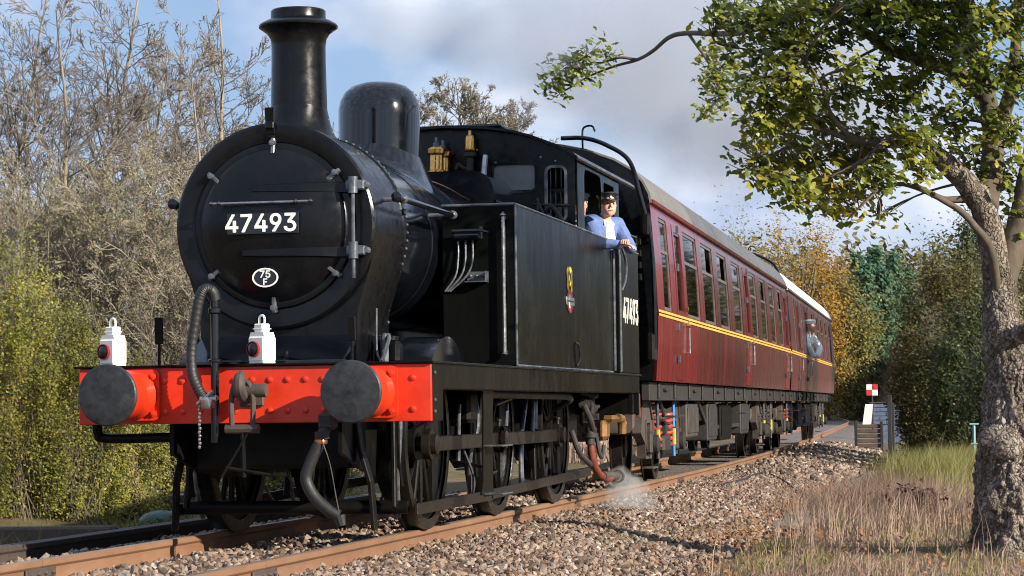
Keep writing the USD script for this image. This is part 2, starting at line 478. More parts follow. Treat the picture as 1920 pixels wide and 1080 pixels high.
def axis_(segs):
    out = []
    for a, b, n in segs:
        out += list(np.linspace(a, b, n, endpoint=False))
    return np.array(out + [segs[-1][1]])


gx = axis_([(-900, -120, 14), (-120, -30, 22), (-30, -8, 30), (-8, -2, 24), (-2, 8, 70), (8, 30, 24), (30, 120, 18), (120, 900, 14)])
gy = axis_([(-400, -40, 10), (-40, -10, 18), (-10, 20, 110), (20, 60, 70), (60, 200, 90), (200, 1200, 26)])
GX, GY = np.meshgrid(gx, gy, indexing='ij')
GZ = ground_z(GX, GY)
ni, nj = GX.shape
idx = np.arange(ni * nj).reshape(ni, nj)
q = np.stack([idx[:-1, :-1], idx[1:, :-1], idx[1:, 1:], idx[:-1, 1:]], -1).reshape(-1, 4)
gm = trimesh.Trimesh(np.stack([GX, GY, GZ], -1).reshape(-1, 3), np.vstack([q[:, [0, 1, 2]], q[:, [0, 2, 3]]]), process=False)
L('earth', {
    'g': ('geometry', {}),
    'n': ('noise_texture', {'scale': 1.3, 'detail': 9.0, 'roughness': 0.68}),
    'r': ('rgb_ramp', {'ramp': [(0.3, (0.1, 0.075, 0.045)), (0.5, (0.18, 0.13, 0.085)), (0.7, (0.25, 0.18, 0.12))]}),
    'n2': ('noise_texture', {'scale': 0.35, 'detail': 6.0, 'roughness': 0.6}),
    'r2': ('rgb_ramp', {'ramp': [(0.45, (0, 0, 0)), (0.62, (0.7, 0.7, 0.7))]}),
    'mx': ('mix_color', {'b': (0.1, 0.11, 0.035)}),
    'n3': ('noise_texture', {'scale': 22.0, 'detail': 6.0, 'roughness': 0.7}),
    'b': ('bump', {'strength': 0.8, 'distance': 0.06}),
    'p': ('principled_bsdf', {'roughness': 0.95, 'specular_ior_level': 0.1}),
}, [('g.position', 'n.vector'), ('g.position', 'n2.vector'), ('g.position', 'n3.vector'), ('n.fac', 'r.fac'), ('n2.fac', 'r2.fac'), ('r.color', 'mx.a'), ('r2.color', 'mx.fac'),
    ('mx.result', 'p.base_color'), ('n3.fac', 'b.height'), ('b.normal', 'p.normal')])
obj('ground', gm, 'earth', smooth=True, kind='structure')

# ballast: a rough bed with loose stones over it
L('ballast_bed', {
    'g': ('geometry', {}),
    'v': ('voronoi_texture', {'scale': 26.0, 'randomness': 1.0}),
    'r': ('rgb_ramp', {'ramp': [(0.0, (0.07, 0.055, 0.045)), (0.5, (0.17, 0.14, 0.12)), (1.0, (0.3, 0.26, 0.23))]}),
    's': ('separate_color', {}),
    'b': ('bump', {'strength': 1.0, 'distance': 0.03, 'invert': True}),
    'p': ('principled_bsdf', {'roughness': 0.85}),
}, [('g.position', 'v.vector'), ('v.color', 's.color'), ('s.r', 'r.fac'), ('r.color', 'p.base_color'), ('v.distance', 'b.height'), ('b.normal', 'p.normal')])
by = axis_([(-30, -8, 22), (-8, 30, 110), (30, 140, 70)])
bu = np.array([-2.25, -1.8, -1.5, -.9, -.5, 0, .5, .9, 1.35, 1.6, 1.9, 2.2, 2.5, 2.72])
BX = xc(by)[:, None] + bu[None, :]
BY = np.broadcast_to(by[:, None], BX.shape)
BZ = ground_z(BX, BY) + .006 + .02 * (meshkit.noise(np.stack([BX * 3, BY * 3, 0 * BX], -1), 4))
BZ[:, 0] -= .05; BZ[:, -1] -= .05
nb = np.arange(BX.size).reshape(BX.shape)
q = np.stack([nb[:-1, :-1], nb[:-1, 1:], nb[1:, 1:], nb[1:, :-1]], -1).reshape(-1, 4)
obj('ballast_bed', trimesh.Trimesh(np.stack([BX, BY, BZ], -1).reshape(-1, 3), np.vstack([q[:, [0, 1, 2]], q[:, [0, 2, 3]]]), process=False), 'ballast_bed', smooth=True, kind='structure')


def stones(n, sampler, seed, smin=.016, smax=.036, sink=.3):
    r = np.random.default_rng(seed)
    ico = trimesh.creation.icosahedron()
    bv, bf = np.array(ico.vertices), np.array(ico.faces)
    x, y = sampler(r, n)
    s = smin + (smax - smin) * r.random(n) ** 1.4
    z = ground_z(x, y) + .012 + s * (.9 - sink * r.random(n) * 2) + .014 * r.random(n)
    v = bv[None] * (1 + r.uniform(-.28, .28, (n, 12, 1)))
    v = v * (s[:, None] * np.array([1.25, 1.0, .72]) * r.uniform(.75, 1.3, (n, 3)))[:, None, :]
    Q = np.linalg.qr(r.normal(size=(n, 3, 3)))[0]
    v = np.einsum('nij,nkj->nki', Q, v) + np.stack([x, y, z], -1)[:, None, :]
    f = bf[None] + (np.arange(n) * 12)[:, None, None]
    return trimesh.Trimesh(v.reshape(-1, 3), f.reshape(-1, 3), process=False)


island('stone_look', [(0.0, (0.045, 0.03, 0.023)), (0.2, (0.105, 0.07, 0.05)), (0.42, (0.19, 0.13, 0.095)), (0.6, (0.27, 0.19, 0.142)), (0.72, (0.17, 0.145, 0.127)), (0.87, (0.34, 0.27, 0.215)), (0.96, (0.55, 0.48, 0.41)), (1.0, (0.34, 0.13, 0.06))],
       rough=.75, mottle=.25, bscale=45, clump=.12)
obj('ballast', [stones(38000, lambda r, n: (lambda y: (xc(y) + r.uniform(.84, 2.78, n) + .08 * r.normal(size=n), y))(-5 + 26 * r.random(n) ** 1.25), 11, .013, .031),
                stones(4500, lambda r, n: (lambda y: (xc(y) + r.uniform(.84, 2.7, n), y))(r.uniform(21, 48, n)), 12, .03, .055),
                stones(9500, lambda r, n: (lambda y: (xc(y) + r.uniform(-.62, .66, n), y))(r.uniform(-4.5, 16, n)), 13),
                stones(7000, lambda r, n: (lambda y: (xc(y) - r.uniform(.86, 2.5, n), y))(r.uniform(-3, 13, n)), 14)],
    'stone_look', smooth=False, kind='stuff', label='grey and brown ballast stones along the track', category='ballast')

# rails: flat-bottom profile (u, z), head at z = 0
_rh = [(.028, 0), (.035, -.004), (.035, -.036), (.029, -.045), (.012, -.056), (.009, -.075), (.009, -.115), (.014, -.134), (.06, -.147), (.07, -.150), (.07, -.159)]
_rp = _rh + [(-a, b) for a, b in _rh[::-1]]


def sweep_rail(y0, y1, off, dz=0.0, step=1.0, line=xc, prof=_rp):
    ys = np.linspace(y0, y1, max(2, int((y1 - y0) / step)))
    k = len(prof)
    V = np.array([[(float(line(y)) + off + a, y, b + dz) for a, b in prof] for y in ys]).reshape(-1, 3)
    F = []
    for i in range(len(ys) - 1):
        for j in range(k):
            a, b = i * k + j, i * k + (j + 1) % k
            F += [(a, a + k, b + k), (a, b + k, b)]
    for e, s in ((0, 1), (len(ys) - 1, -1)):
        V = np.vstack([V, V[e * k:(e + 1) * k].mean(0)])
        c = len(V) - 1
        for j in range(k):
            F.append((c, e * k + j, e * k + (j + 1) % k)[::s])
    m = trimesh.Trimesh(V, F, process=False)
    trimesh.repair.fix_normals(m)
    return m


track = thing('railway_track', 'rusty railway track curving away under the train through pale ballast', 'railway track', (float(xc(0)), 0, -.165))
JOINT = {1: [-2.05, 16.2, 34.5], -1: [-1.95, 17.2, 35.5]}
for s in (1, -1):
    cuts = [-24.0] + JOINT[s] + [60.0, 140.0]
    for a, b in zip(cuts[:-1], cuts[1:]):
        obj('rail', sweep_rail(a + .003, b - .003, s * .7525), 'rail_rust', track, smooth=25)
        obj('rail_running_surface', sweep_rail(a + .003, b - .003, s * .7525 - s * .004, prof=[(-.024, .0012), (.024, .0012), (.024, -.002), (-.024, -.002)]), 'rail_top', track, smooth=False)
    for j in JOINT[s]:
        x = float(xc(j)) + s * .7525
        for e in (1, -1):
            fp = obj('fishplate', cbox(x + e * .0105, x + e * .030, j - .23, j + .23, -.113, -.050, .006), 'rail_old', track)
            for k in range(4):
                obj('bolt', [rivet_mesh((x + e * .029, j - .17 + k * .113, -.082), (e, 0, 0), .017, .022)], 'rail_old', fp)
    for i, y in enumerate(np.arange(-4.3, 24, .76)):
        x = float(xc(y)) + s * .7525
        ch = obj('rail_baseplate', cbox(x - .16, x + .16, y - .09, y + .09, -.176, -.159, .006), 'rail_rust', track)
        for e in (1, -1):
            obj('rail_clip', [tube(smooth_path([(x + e * .13, y - .05, -.158), (x + e * .10, y - .02, -.135), (x + e * .055, y - .01, -.142), (x + e * .06, y + .03, -.14), (x + e * .12, y + .05, -.135)], 3), .011, 6)], 'rail_rust', ch)
for i, y in enumerate(np.arange(-4.3, 24, .76)):
    x = float(xc(y))
    obj('sleeper', rotz(cbox(x - 1.29, x + 1.29, y - .125, y + .125, -.29, -.158, .01), .0014 * (y - 4)), 'sleeper_wood', track)

# old rails lying beside the running line, left
orl = thing('old_rail', 'dark old rail lying parallel beside the left running rail', 'rail', (-2.1, 2, -.3))
for k, (o, z, y0, y1) in enumerate([(-2.03, -.05, -9, 12), (-2.19, -.06, -9, 11.2)]):
    obj('rail_length', sweep_rail(y0, y1, o, z, line=lambda y: -.0007 * (np.asarray(y) - 4) ** 2), 'rail_old', orl, smooth=25)
osl = thing('old_sleeper', 'broken dark sleeper end at the foot of the left bushes', 'sleeper', tuple(at(60, 996, 3.9)))
c = at(60, 994, 3.8)
obj('beam', rotz(cbox(c[0] - 1.2, c[0] + .75, c[1] - .12, c[1] + .12, c[2] - .14, c[2] + .03, .02), .12, c), 'sleeper_wood', osl)

# concrete cable trough along the ballast shoulder: each lid is a slab
tr = thing('cable_trough', 'weathered concrete cable trough lids half buried between ballast and dry grass', 'cable trough', (2.78, 10, -.36))
rr = random.Random(4)
y = 8.0
while y < 26:
    x = 2.78 + float(xc(y)) * .75 + .1
    z = float(ground_z(x, y)) + .085 + rr.uniform(-.012, .012)
    if not (10.6 < y < 12.0):
        m = cbox(x - .17, x + .17, y, y + .88, z - .06, z, .012)
        m.apply_transform(trimesh.transformations.rotation_matrix(rr.uniform(-.03, .03), (0, 1, 0), (x, y, z)))
        obj('lid', rotz(m, rr.uniform(-.03, .03), (x, y, z)), 'concrete', tr)
    y += .9
# cable lying over the ballast
cb = []
for px, py, z in [(1352, 886, .02), (1392, 880, 0), (1430, 884, -.12), (1468, 902, -.22), (1492, 918, -.27), (1516, 931, -.29)]:
    d = fw + rt * (px - 960) / FPX - up * (py - 540) / FPX
    p = np.array([CX, CY, CZ]) + d * (z + .03 - CZ) / d[2]
    p[2] = float(ground_z(p[0], p[1])) + .055
    cb.append(p)
obj('lineside_cable', tube(smooth_path(cb, 6), .022, 7), 'rubber', smooth=True, label='black cable crossing the ballast from the rail to the trough', category='cable')

# ------------------------------------------------------------------ the locomotive
loco = thing('steam_locomotive', 'black steam tank locomotive with red buffer beam at the head of the train', 'locomotive', (0, 4.5, 0))
ZC = 2.262                                   # boiler centre line


def P(name, mesh, mat, parent=loco, smooth=32, **kw):
    return obj(name, mesh, mat, parent, smooth, **kw)


# frames, running plate, buffer beam
beam = P('buffer_beam', cbox(-1.294, 1.294, 0, .035, .833, 1.232, .004), 'vermilion', smooth=False)
_rx = [-1.165 + .1295 * i for i in range(19)]
for zz in (1.136, .918):
    for x in _rx:
        if abs(abs(x) - .87) < .16 or (zz < 1 and abs(x) < .12) or (zz > 1 and abs(x + .26) < .06):
            continue
        P('rivet', rivet_mesh((x, -.001, zz), '-y', .024, .015), 'vermilion', beam)
P('beam_angle', cbox(-1.29, 1.29, .038, .12, .833, .85, .003), 'black_frame', beam)
P('running_plate', cbox(-1.32, 1.32, -.035, 9.0, 1.234, 1.250, .004), 'black_tank', smooth=False)
for s in (1, -1):
    v = P('valance', extr(sg.Polygon([(.04, .835), (.32, .835), (.345, .87), (.345, 1.06), (8.95, 1.06), (8.95, 1.232), (.04, 1.232)]), .018, (s * 1.285 - .009, 0, 0), 'yz'), 'black_tank', smooth=False)
    P('bottom_flange', cbox(s * 1.21, s * 1.275, .36, 8.9, 1.052, 1.066, .003), 'black_frame', v)
    if s > 0:
        for zz in (.9, .98, 1.17):
            P('bolt', rivet_mesh((1.295, .1, zz), '+x', .014, .012), 'worn_edge', v)
    fr = sg.Polygon([(.06, .62), (.5, .5), (1.0, .42), (2.7, .42), (3.0, .62), (3.5, .42), (4.9, .42), (5.4, .62), (6.0, .42), (7.4, .42), (8.0, .55), (8.9, .62), (8.9, 1.228), (.06, 1.228)])
    for yy in (1.75, 4.19, 6.78):
        fr = fr.difference(sg.box(yy - .11, .3, yy + .11, .85))
    fr = fr.difference(sg.Point(3.0, .85).buffer(.16)).difference(sg.Point(5.45, .85).buffer(.16))
    P('main_frame', extr(fr, .03, (s * .62 - .015, 0, 0), 'yz'), 'black_frame', smooth=False)
P('cylinder_block', cbox(-.6, .6, .45, 1.25, .5, 1.225, .03), 'black_frame', smooth=False)
P('motion_plate', [cbox(-.6, .6, 2.85, 2.9, .5, 1.2), cbox(-.6, .6, 5.4, 5.5, .5, 1.2), cbox(-.6, .6, 7.9, 8.0, .45, 1.2), cbox(-.6, .6, 5.7, 7.6, .45, 1.2)], 'black_frame', smooth=False, each=True)
P('axle', [lathe([(0, -.72), (.09, -.72), (.09, .72), (0, .72)], (0, yy, .69), 'x', 16) for yy in (1.75, 4.19, 6.78)], 'black_frame', each=True)

# buffers
for s in (1, -1):
    x = s * .87
    st = P('buffer', lathe([(.175, -.03), (.17, -.06), (.135, -.11), (.128, -.19), (.132, -.2), (.172, -.215), (.178, -.24), (.178, -.40), (.165, -.43), (.1, -.45), (.09, -.52), (0, -.52)], (x, 0, 1.04), 'y', 36), 'vermilion')
    P('base_plate', extr(rrect(x - .19, x + .19, 1.04 - .18, 1.04 + .18, .04), .03, (0, -.031, 0), 'xz'), 'vermilion', st, smooth=False)
    for a in (-.15, .15):
        for b in (-.13, .13):
            P('bolt', lathe([(.026, 0), (.026, -.02), (.012, -.022), (.012, -.035), (0, -.036)], (x + a, -.03, 1.04 + b), 'y', 6), 'vermilion', st, smooth=False)
    P('buffer_head', lathe([(.11, -.45), (.16, -.49), (.208, -.505), (.214, -.515), (.214, -.53), (.205, -.54), (.15, -.549), (.08, -.554), (0, -.556)], (x, 0, 1.04), 'y', 56), 'buffer_steel', st)

# coupling
hk = P('draw_hook', [tube(smooth_path([(0, .02, 1.03), (0, -.14, 1.03), (0, -.23, 1.035), (0, -.285, 1.08), (0, -.275, 1.15), (0, -.225, 1.185)]), list(np.linspace(.05, .044, 30)) + list(np.linspace(.044, .02, 11)), 10), cbox(-.09, .09, -.03, 0, .95, 1.11, .01)], 'rail_old')
P('coupling_shackle', [tube(smooth_path([(.075, -.225, .8), (.078, -.225, 1.0), (.05, -.225, 1.105), (0, -.225, 1.125), (-.05, -.225, 1.105), (-.078, -.225, 1.0), (-.075, -.225, .8)]), .02, 8), rod((-.12, -.225, .795), (.12, -.225, .795), .032)], 'rail_old', hk)
P('coupling_pin', [lathe([(0, .12), (.045, .12), (.05, .09), (.05, -.12), (0, -.12)], (.05, -.2, 1.06), 'x', 14)], 'rail_old', hk)
P('coupling_screw', [rod((0, -.225, .8), (.01, -.225, .46), .018), rod((-.11, -.26, .53), (.22, -.2, .47), .012), lathe([(0, -.035), (.035, 0), (0, .035)], (.22, -.2, .47), 'z', 10), rod((-.14, -.27, .46), (.05, -.23, .78), .009)], 'black_frame', hk)

# brake hose and standpipe
sp = P('brake_standpipe', [rod((-.24, -.1, .7), (-.24, -.1, 1.7), .03, 14), lathe([(.03, 0), (.045, .01), (.045, .04), (.03, .05)], (-.24, -.1, 1.6), 'z', 14), lathe([(.03, 0), (.05, .008), (.05, .02), (.03, .028)], (-.24, -.1, 1.26), 'z', 14), cbox(-.26, -.06, -.1, .0, 1.262, 1.274, .003)], 'black_gloss')
hp = smooth_path([(-.24, -.1, 1.7), (-.25, -.115, 1.755), (-.29, -.14, 1.775), (-.33, -.15, 1.72), (-.365, -.15, 1.55), (-.395, -.15, 1.35), (-.385, -.16, 1.18), (-.33, -.17, 1.06), (-.285, -.17, 1.0)], 14)
hr = .037 + .002 * np.sin(np.arange(len(hp)) * 2.1)
hr[:20] = .042
P('brake_hose', tube(hp, hr, 14), 'rubber', sp)
P('hose_coupling', [rotz(cbox(-.33, -.2, -.2, -.13, .99, 1.03, .01), .2, (-.26, -.16, 1)), rod((-.34, -.19, .97), (-.22, -.2, 1.06), .014), lathe([(.045, 0), (.055, .02), (.055, .06), (.04, .08)], (-.27, -.17, .94), 'z', 12)], 'bright_steel', sp)
P('hose_chain', [lathe([(.006, 0), (.011, .008), (.011, .016), (.006, .024)], (-.33 + .004 * (i % 2), -.18, .97 - .026 * i), 'z', 6) for i in range(13)], 'bright_steel', sp)
P('steam_heat_hose', [tube(smooth_path([(.6, -.05, .9), (.585, -.13, .84), (.55, -.16, .72), (.47, -.17, .55), (.44, -.17, .44), (.5, -.17, .32), (.6, -.17, .23), (.67, -.16, .19)], 12), .042, 14), lathe([(.052, 0), (.052, .05)], (.555, -.16, .72), 'z', 14), tube([(.67, -.16, .19), (.69, -.16, .12)], [.045, .03], 10), cbox(.53, .64, -.19, -.05, .78, .9, .02)], 'rubber')
P('hose_clip', [lathe([(.045, -.015), (.048, 0), (.045, .015)], (.545, -.16, .70), 'z', 14)], 'copper')
P('hose_cord', tube(smooth_path([(.56, -.2, .72), (.62, -.2, .55), (.66, -.19, .32), (.68, -.18, .2)]), .005, 5), 'under_grey')
P('drain_pipe', tube(smooth_path([(-1.24, .2, .86), (-1.24, .22, .77), (-1.18, .25, .735), (-.64, .25, .735)]), .035, 10), 'black_frame')
for s in (1, -1):
    P('guard_iron', [bar((s * .64, .4, .86), (s * .67, .42, .62), .1, .03, (0, 1, 0)), bar((s * .67, .42, .63), (s * .73, .45, .4), .1, .03, (0, 1, 0)), bar((s * .73, .45, .41), (s * .75, .47, .06), .09, .03, (0, 1, 0))], 'black_frame')
P('brake_cross_shaft', [rod((-.86, 1.0, .2), (.86, 1.0, .2), .05, 12)], 'black_frame')
for s in (1, -1):
    P('brake_pull_rod', [bar((s * .93, .95, .185), (s * .93, 3.45, .195), .085, .03), bar((s * .93, 3.4, .2), (s * .93, 8.0, .26), .085, .03)], 'motion_steel')
    for yy in (.86, 3.3, 5.9):
        P('brake_hanger', [bar((s * .76, yy + .12, 1.0), (s * .8, yy - .02, .2), .07, .03, (0, 1, 0)), extr(sg.Point(yy + .87, .69).buffer(.78, quad_segs=20).difference(sg.Point(yy + .87, .69).buffer(.715, quad_segs=20)).intersection(sg.box(yy - .2, .35, yy + .3, .85)), .09, (s * .76 - .045, 0, 0), 'yz')], 'black_frame')

# wheels and motion
WY = (1.75, 4.19, 6.78)
CR = math.radians(-8)
for s in (1, -1):
    for i, yy in enumerate(WY):
        o = (s * .755, yy, .6985)
        ms = [lathe([(.57, -.05), (.62, -.055), (.62, .055), (.57, .05), (.57, -.05)], o, 'x', 48), lathe([(0, -.1), (.12, -.1), (.135, -.07), (.135, .08), (.1, .1), (0, .1)], o, 'x', 24)]
        for k in range(15):
            a = 2 * PI * k / 15 + .1
            d = np.array([0, math.cos(a), math.sin(a)])
            ms.append(bar(np.array(o) + d * .1, np.array(o) + d * .585, .05, .042, np.cross((1, 0, 0), d)))
        cz = np.array(o) + .33 * np.array([0, -math.cos(CR), math.sin(CR)])
        ms.append(extr(sg.MultiPoint([(yy, .6985), (cz[1], cz[2])]).convex_hull.buffer(.12), .05, (s * .80 - .025, 0, 0), 'yz'))
        w = P('wheel', ms, 'black_frame')
        fl = -s
        P('tyre', lathe([(.62, -.07), (.6985, -.07), (.6985, .045), (.725, .055), (.725, .068), (.70, .075), (.62, .07)] if s < 0 else [(.62, .07), (.6985, .07), (.6985, -.045), (.725, -.055), (.725, -.068), (.70, -.075), (.62, -.07)], o, 'x', 64), 'motion_steel', w)
        bw = sg.Point(yy, .6985).buffer(.575, quad_segs=24).intersection(sg.box(yy + .23, 0, yy + .7, 1.4))
        P('balance_weight', extr(bw, .06, (s * .765 - .03, 0, 0), 'yz'), 'black_frame', w, smooth=False)
        P('crank_pin', lathe([(0, -.09), (.055, -.09), (.055, .0), (.075, .01), (.075, .06), (.03, .07), (0, .07)] if s > 0 else [(0, .09), (.055, .09), (.055, .0), (.075, -.01), (.075, -.06), (.03, -.07), (0, -.07)], (s * .92, cz[1], cz[2]), 'x', 16), 'motion_steel', w)
    dz, dy = .33 * math.sin(CR), -.33 * math.cos(CR)
    for a, b in ((0, 1), (1, 2)):
        p0, p1 = (s * .91, WY[a] + dy, .6985 + dz), (s * .91, WY[b] + dy, .6985 + dz)
        P('coupling_rod', [bar(p0, p1, .115, .035), lathe([(.115, -.03), (.115, .03), (0, .03)], p0, 'x', 20), lathe([(.115, -.03), (.115, .03), (0, .03)], p1, 'x', 20), lathe([(.02, 0), (.02, .05), (.03, .05), (.03, .07), (0, .07)], np.array(p1) + (0, 0, .1), 'z', 10)], 'motion_steel')
    for yy in WY:
        P('spring', [cbox(s * .66 - .04, s * .66 + .04, yy - .38 + .05 * k, yy + .38 - .05 * k, .93 + .018 * k, .945 + .018 * k, .002) for k in range(6)] + [rod((s * .66, yy - .36, .93), (s * .66, yy - .36, 1.2), .018), rod((s * .66, yy + .36, .93), (s * .66, yy + .36, 1.2), .018)], 'black_frame')
        P('axlebox', cbox(s * .62 - .09, s * .62 + .09, yy - .14, yy + .14, .56, .86, .01), 'black_frame')
    # footsteps and pipes under the running plate
    st = P('footstep', [extr(sg.Polygon([(1.98, 1.06), (2.36, 1.06), (2.32, .9), (2.3, .3), (2.38, .235), (2.0, .235), (1.9, .25), (1.96, .36), (2.0, .9)]), .014, (s * 1.2 - .007, 0, 0), 'yz')], 'black_tank', smooth=False)
    for zz in (.25, .62):
        P('tread', cbox(s * 1.2, s * 1.36, 1.98, 2.34, zz, zz + .012, .003), 'worn_edge', st)
    P('step_stay', tube(smooth_path([(s * 1.18, 2.3, .4), (s * 1.1, 2.8, .42), (s * .7, 3.0, .5)]), .014, 6), 'black_frame', st)
    P('under_pipe', [rod((s * 1.12, 2.5, 1.03), (s * 1.12, 5.9, 1.02), .035, 12), tube(smooth_path([(s * 1.12, 5.9, 1.02), (s * 1.08, 6.2, .98), (s * .9, 6.4, .9)]), .03, 10)], 'box_grey')
    P('sand_pipe', [tube(smooth_path([(s * .78, 1.1, 1.2), (s * .8, 1.02, .8), (s * .78, 1.0, .4), (s * .76, 1.1, .12)]), .018, 7), tube(smooth_path([(s * .8, 3.35, 1.2), (s * .86, 3.3, .8), (s * .8, 3.25, .5), (s * .76, 3.4, .12)]), .018, 7), tube(smooth_path([(s * .86, 2.75, .6), (s * .9, 2.95, .35), (s * .84, 3.1, .15)]), .012, 6)], 'worn_edge', each=True)
    P('sand_box', cbox(s * .68, s * .9, 2.85, 3.15, .8, 1.06, .03), 'black_frame')
    P('steam_brake_link', [rod((s * .87, 2.55, .5), (s * .87, 2.6, .95), .016), rod((s * .88, 4.9, .2), (s * .86, 5.0, .6), .025), rod((s * .9, 4.8, .62), (s * .9, 5.1, 1.05), .02), rod((s * .92, 5.2, .7), (s * .92, 5.3, 1.05), .02), rod((s * .9, 5.4, .72), (s * .9, 5.45, 1.08), .03), rod((s * .86, 3.95, .95), (s * .92, 4.3, 1.0), .02), rod((s * .9, 4.2, .76), (s * .9, 4.25, .95), .018)], 'worn_edge', each=True)

# smokebox, chimney, door
P('smokebox', [lathe([(0, .60), (.735, .60), (.742, .615), (.742, 1.48), (.742, 1.50), (.0, 1.50)], (0, 0, ZC), 'y', 72)], 'black_matt')
P('front_ring', lathe([(.61, .548), (.66, .535), (.735, .535), (.752, .548), (.756, .57), (.752, .612), (.742, .62)], (0, 0, ZC), 'y', 72), 'black_matt')
sad = sg.Polygon([(-.742, ZC - .05), (-.70, ZC - .3), (-.6, ZC - .62), (-.585, 1.252), (.585, 1.252), (.6, ZC - .62), (.70, ZC - .3), (.742, ZC - .05)])
P('saddle', extr(sad, .875, (0, .61, 0)), 'black_matt', smooth=40)
P('front_apron', [extr(sg.Polygon([(.25, 1.252), (.61, 1.40), (.61, 1.46), (.235, 1.262)]), 1.17, (-.585, 0, 0), 'yz'), cbox(-.62, .62, .22, .25, 1.25, 1.275, .003)], 'black_gloss', smooth=False)
sb = P('smokebox_seam', lathe([(.742, 1.43), (.752, 1.435), (.752, 1.495), (.742, 1.50)], (0, 0, ZC), 'y', 72), 'black_matt')
for k in range(34):
    a = math.radians(8 + k * 4.6)
    if a < math.radians(120):
        P('rivet', rivet_mesh((.752 * math.sin(a), 1.465, ZC + .752 * math.cos(a)), (math.sin(a), 0, math.cos(a)), .0125, .012), 'worn_edge', sb)
for k in range(6):
    z0 = 1.3 + k * .092
    P('rivet', rivet_mesh((.588 + .012 * k / 5 + (.0 if k < 5 else .02), 1.462, z0), (1, 0, .1), .0125, .012), 'worn_edge', sb)
door = P('smokebox_door', lathe([(.605, .545), (.60, .528), (.585, .525), (.56, .525), (.55, .512), (.52, .492), (.46, .462), (.36, .425), (.22, .397), (.1, .388), (0, .386)], (0, 0, ZC), 'y', 80), 'black_matt')


def door_y(r):
    return float(np.interp(r, [0, .1, .22, .36, .46, .52, .55, .56], [.386, .388, .397, .425, .462, .492, .512, .525]))


def strap(z, x0, x1, w):
    xs = np.linspace(x0, x1, 16)
    pts = [(x, door_y(math.hypot(x, z)) - .012, ZC + z) for x in xs]
    V, F = [], []
    for i, p in enumerate(pts):
        ww = w * (.55 + .45 * i / 15)
        for dy, dz_ in ((0, -ww), (-.014, -ww * .8), (-.014, ww * .8), (0, ww)):
            V.append((p[0], p[1] + dy + .012, p[2] + dz_))
    for i in range(15):
        for j in range(3):
            a = i * 4 + j
            F += [(a, a + 4, a + 5), (a, a + 5, a + 1)]
    F += [(0, 1, 2), (0, 2, 3), (60, 62, 61), (60, 63, 62)]
    return trimesh.Trimesh(V, F, process=False)


P('hinge_strap', [strap(.26, -.12, .57, .045)], 'black_matt', door)
P('hinge_strap', [strap(-.205, -.2, .57, .045)], 'black_matt', door)
P('hinge_pin', [rod((.615, .46, ZC - .4), (.615, .46, ZC + .33), .014, 10)] + [lathe([(0, -.06), (.035, -.06), (.035, .06), (0, .06)], (.615, .46, ZC + z), 'z', 14) for z in (.27, -.2)] + [cbox(.56, .70, .455, .545, ZC + z - .035, ZC + z + .035, .01) for z in (.27, -.2)], 'worn_edge', door)
P('hinge_bolt', [lathe([(0, 0), (.028, 0), (.028, -.05), (.02, -.07), (0, -.07)], (x, .53, ZC + z), 'y', 8) for x in (.655, .70) for z in (.27, -.2)], 'worn_edge', door, each=True)
P('door_handrail', [rod((-.42, .36, ZC + .155), (.33, .36, ZC + .155), .0095, 10)] + [lathe([(0, -.02), (.02, 0), (0, .02)], (x, .355, ZC + .155), 'z', 10) for x in (-.42, -.36, .22, .33)] + [rod((x, .355, ZC + .155), (x, door_y(abs(x) + .02), ZC + .155), .01) for x in (-.36, .22)], 'bright_steel', door)
for k, (a, z) in enumerate([(0, .6), (-.47, .37), (.47, .37), (-.47, -.36), (.47, -.36), (0, -.6)]):
    t = math.atan2(a, z)
    P('door_clamp', [bar((a * 1.06, .53, ZC + z * 1.06), (a * .86, .515, ZC + z * .86), .045, .03, (0, 1, 0)), lathe([(0, 0), (.022, 0), (.022, -.05), (0, -.055)], (a, .53, ZC + z), 'y', 8)], 'worn_edge', door)
npl = P('number_plate', cbox(-.30, .24, .355, .372, ZC - .075, ZC + .085, .005), 'black_gloss', door)


def text(s, h, bold=True, depth=.004):
    t = meshkit.text_mesh(s, h, depth, bold)
    return t


def facing_front(t, cx, cz, y):
    """lettering that reads from in front (towards -y)"""
    v = np.array(t.vertices)
    v[:, 0] -= (v[:, 0].min() + v[:, 0].max()) / 2; v[:, 1] -= (v[:, 1].min() + v[:, 1].max()) / 2
    return trimesh.Trimesh(np.stack([cx + v[:, 0], y - v[:, 2], cz + v[:, 1]], 1), t.faces, process=False)


def facing_side(t, cy, cz, x, sx=1.0):
    """lettering that reads from the +x side"""
    v = np.array(t.vertices)
    v[:, 0] -= (v[:, 0].min() + v[:, 0].max()) / 2; v[:, 1] -= (v[:, 1].min() + v[:, 1].max()) / 2
    return trimesh.Trimesh(np.stack([x + v[:, 2], cy + v[:, 0] * sx, cz + v[:, 1]], 1), t.faces, process=False)


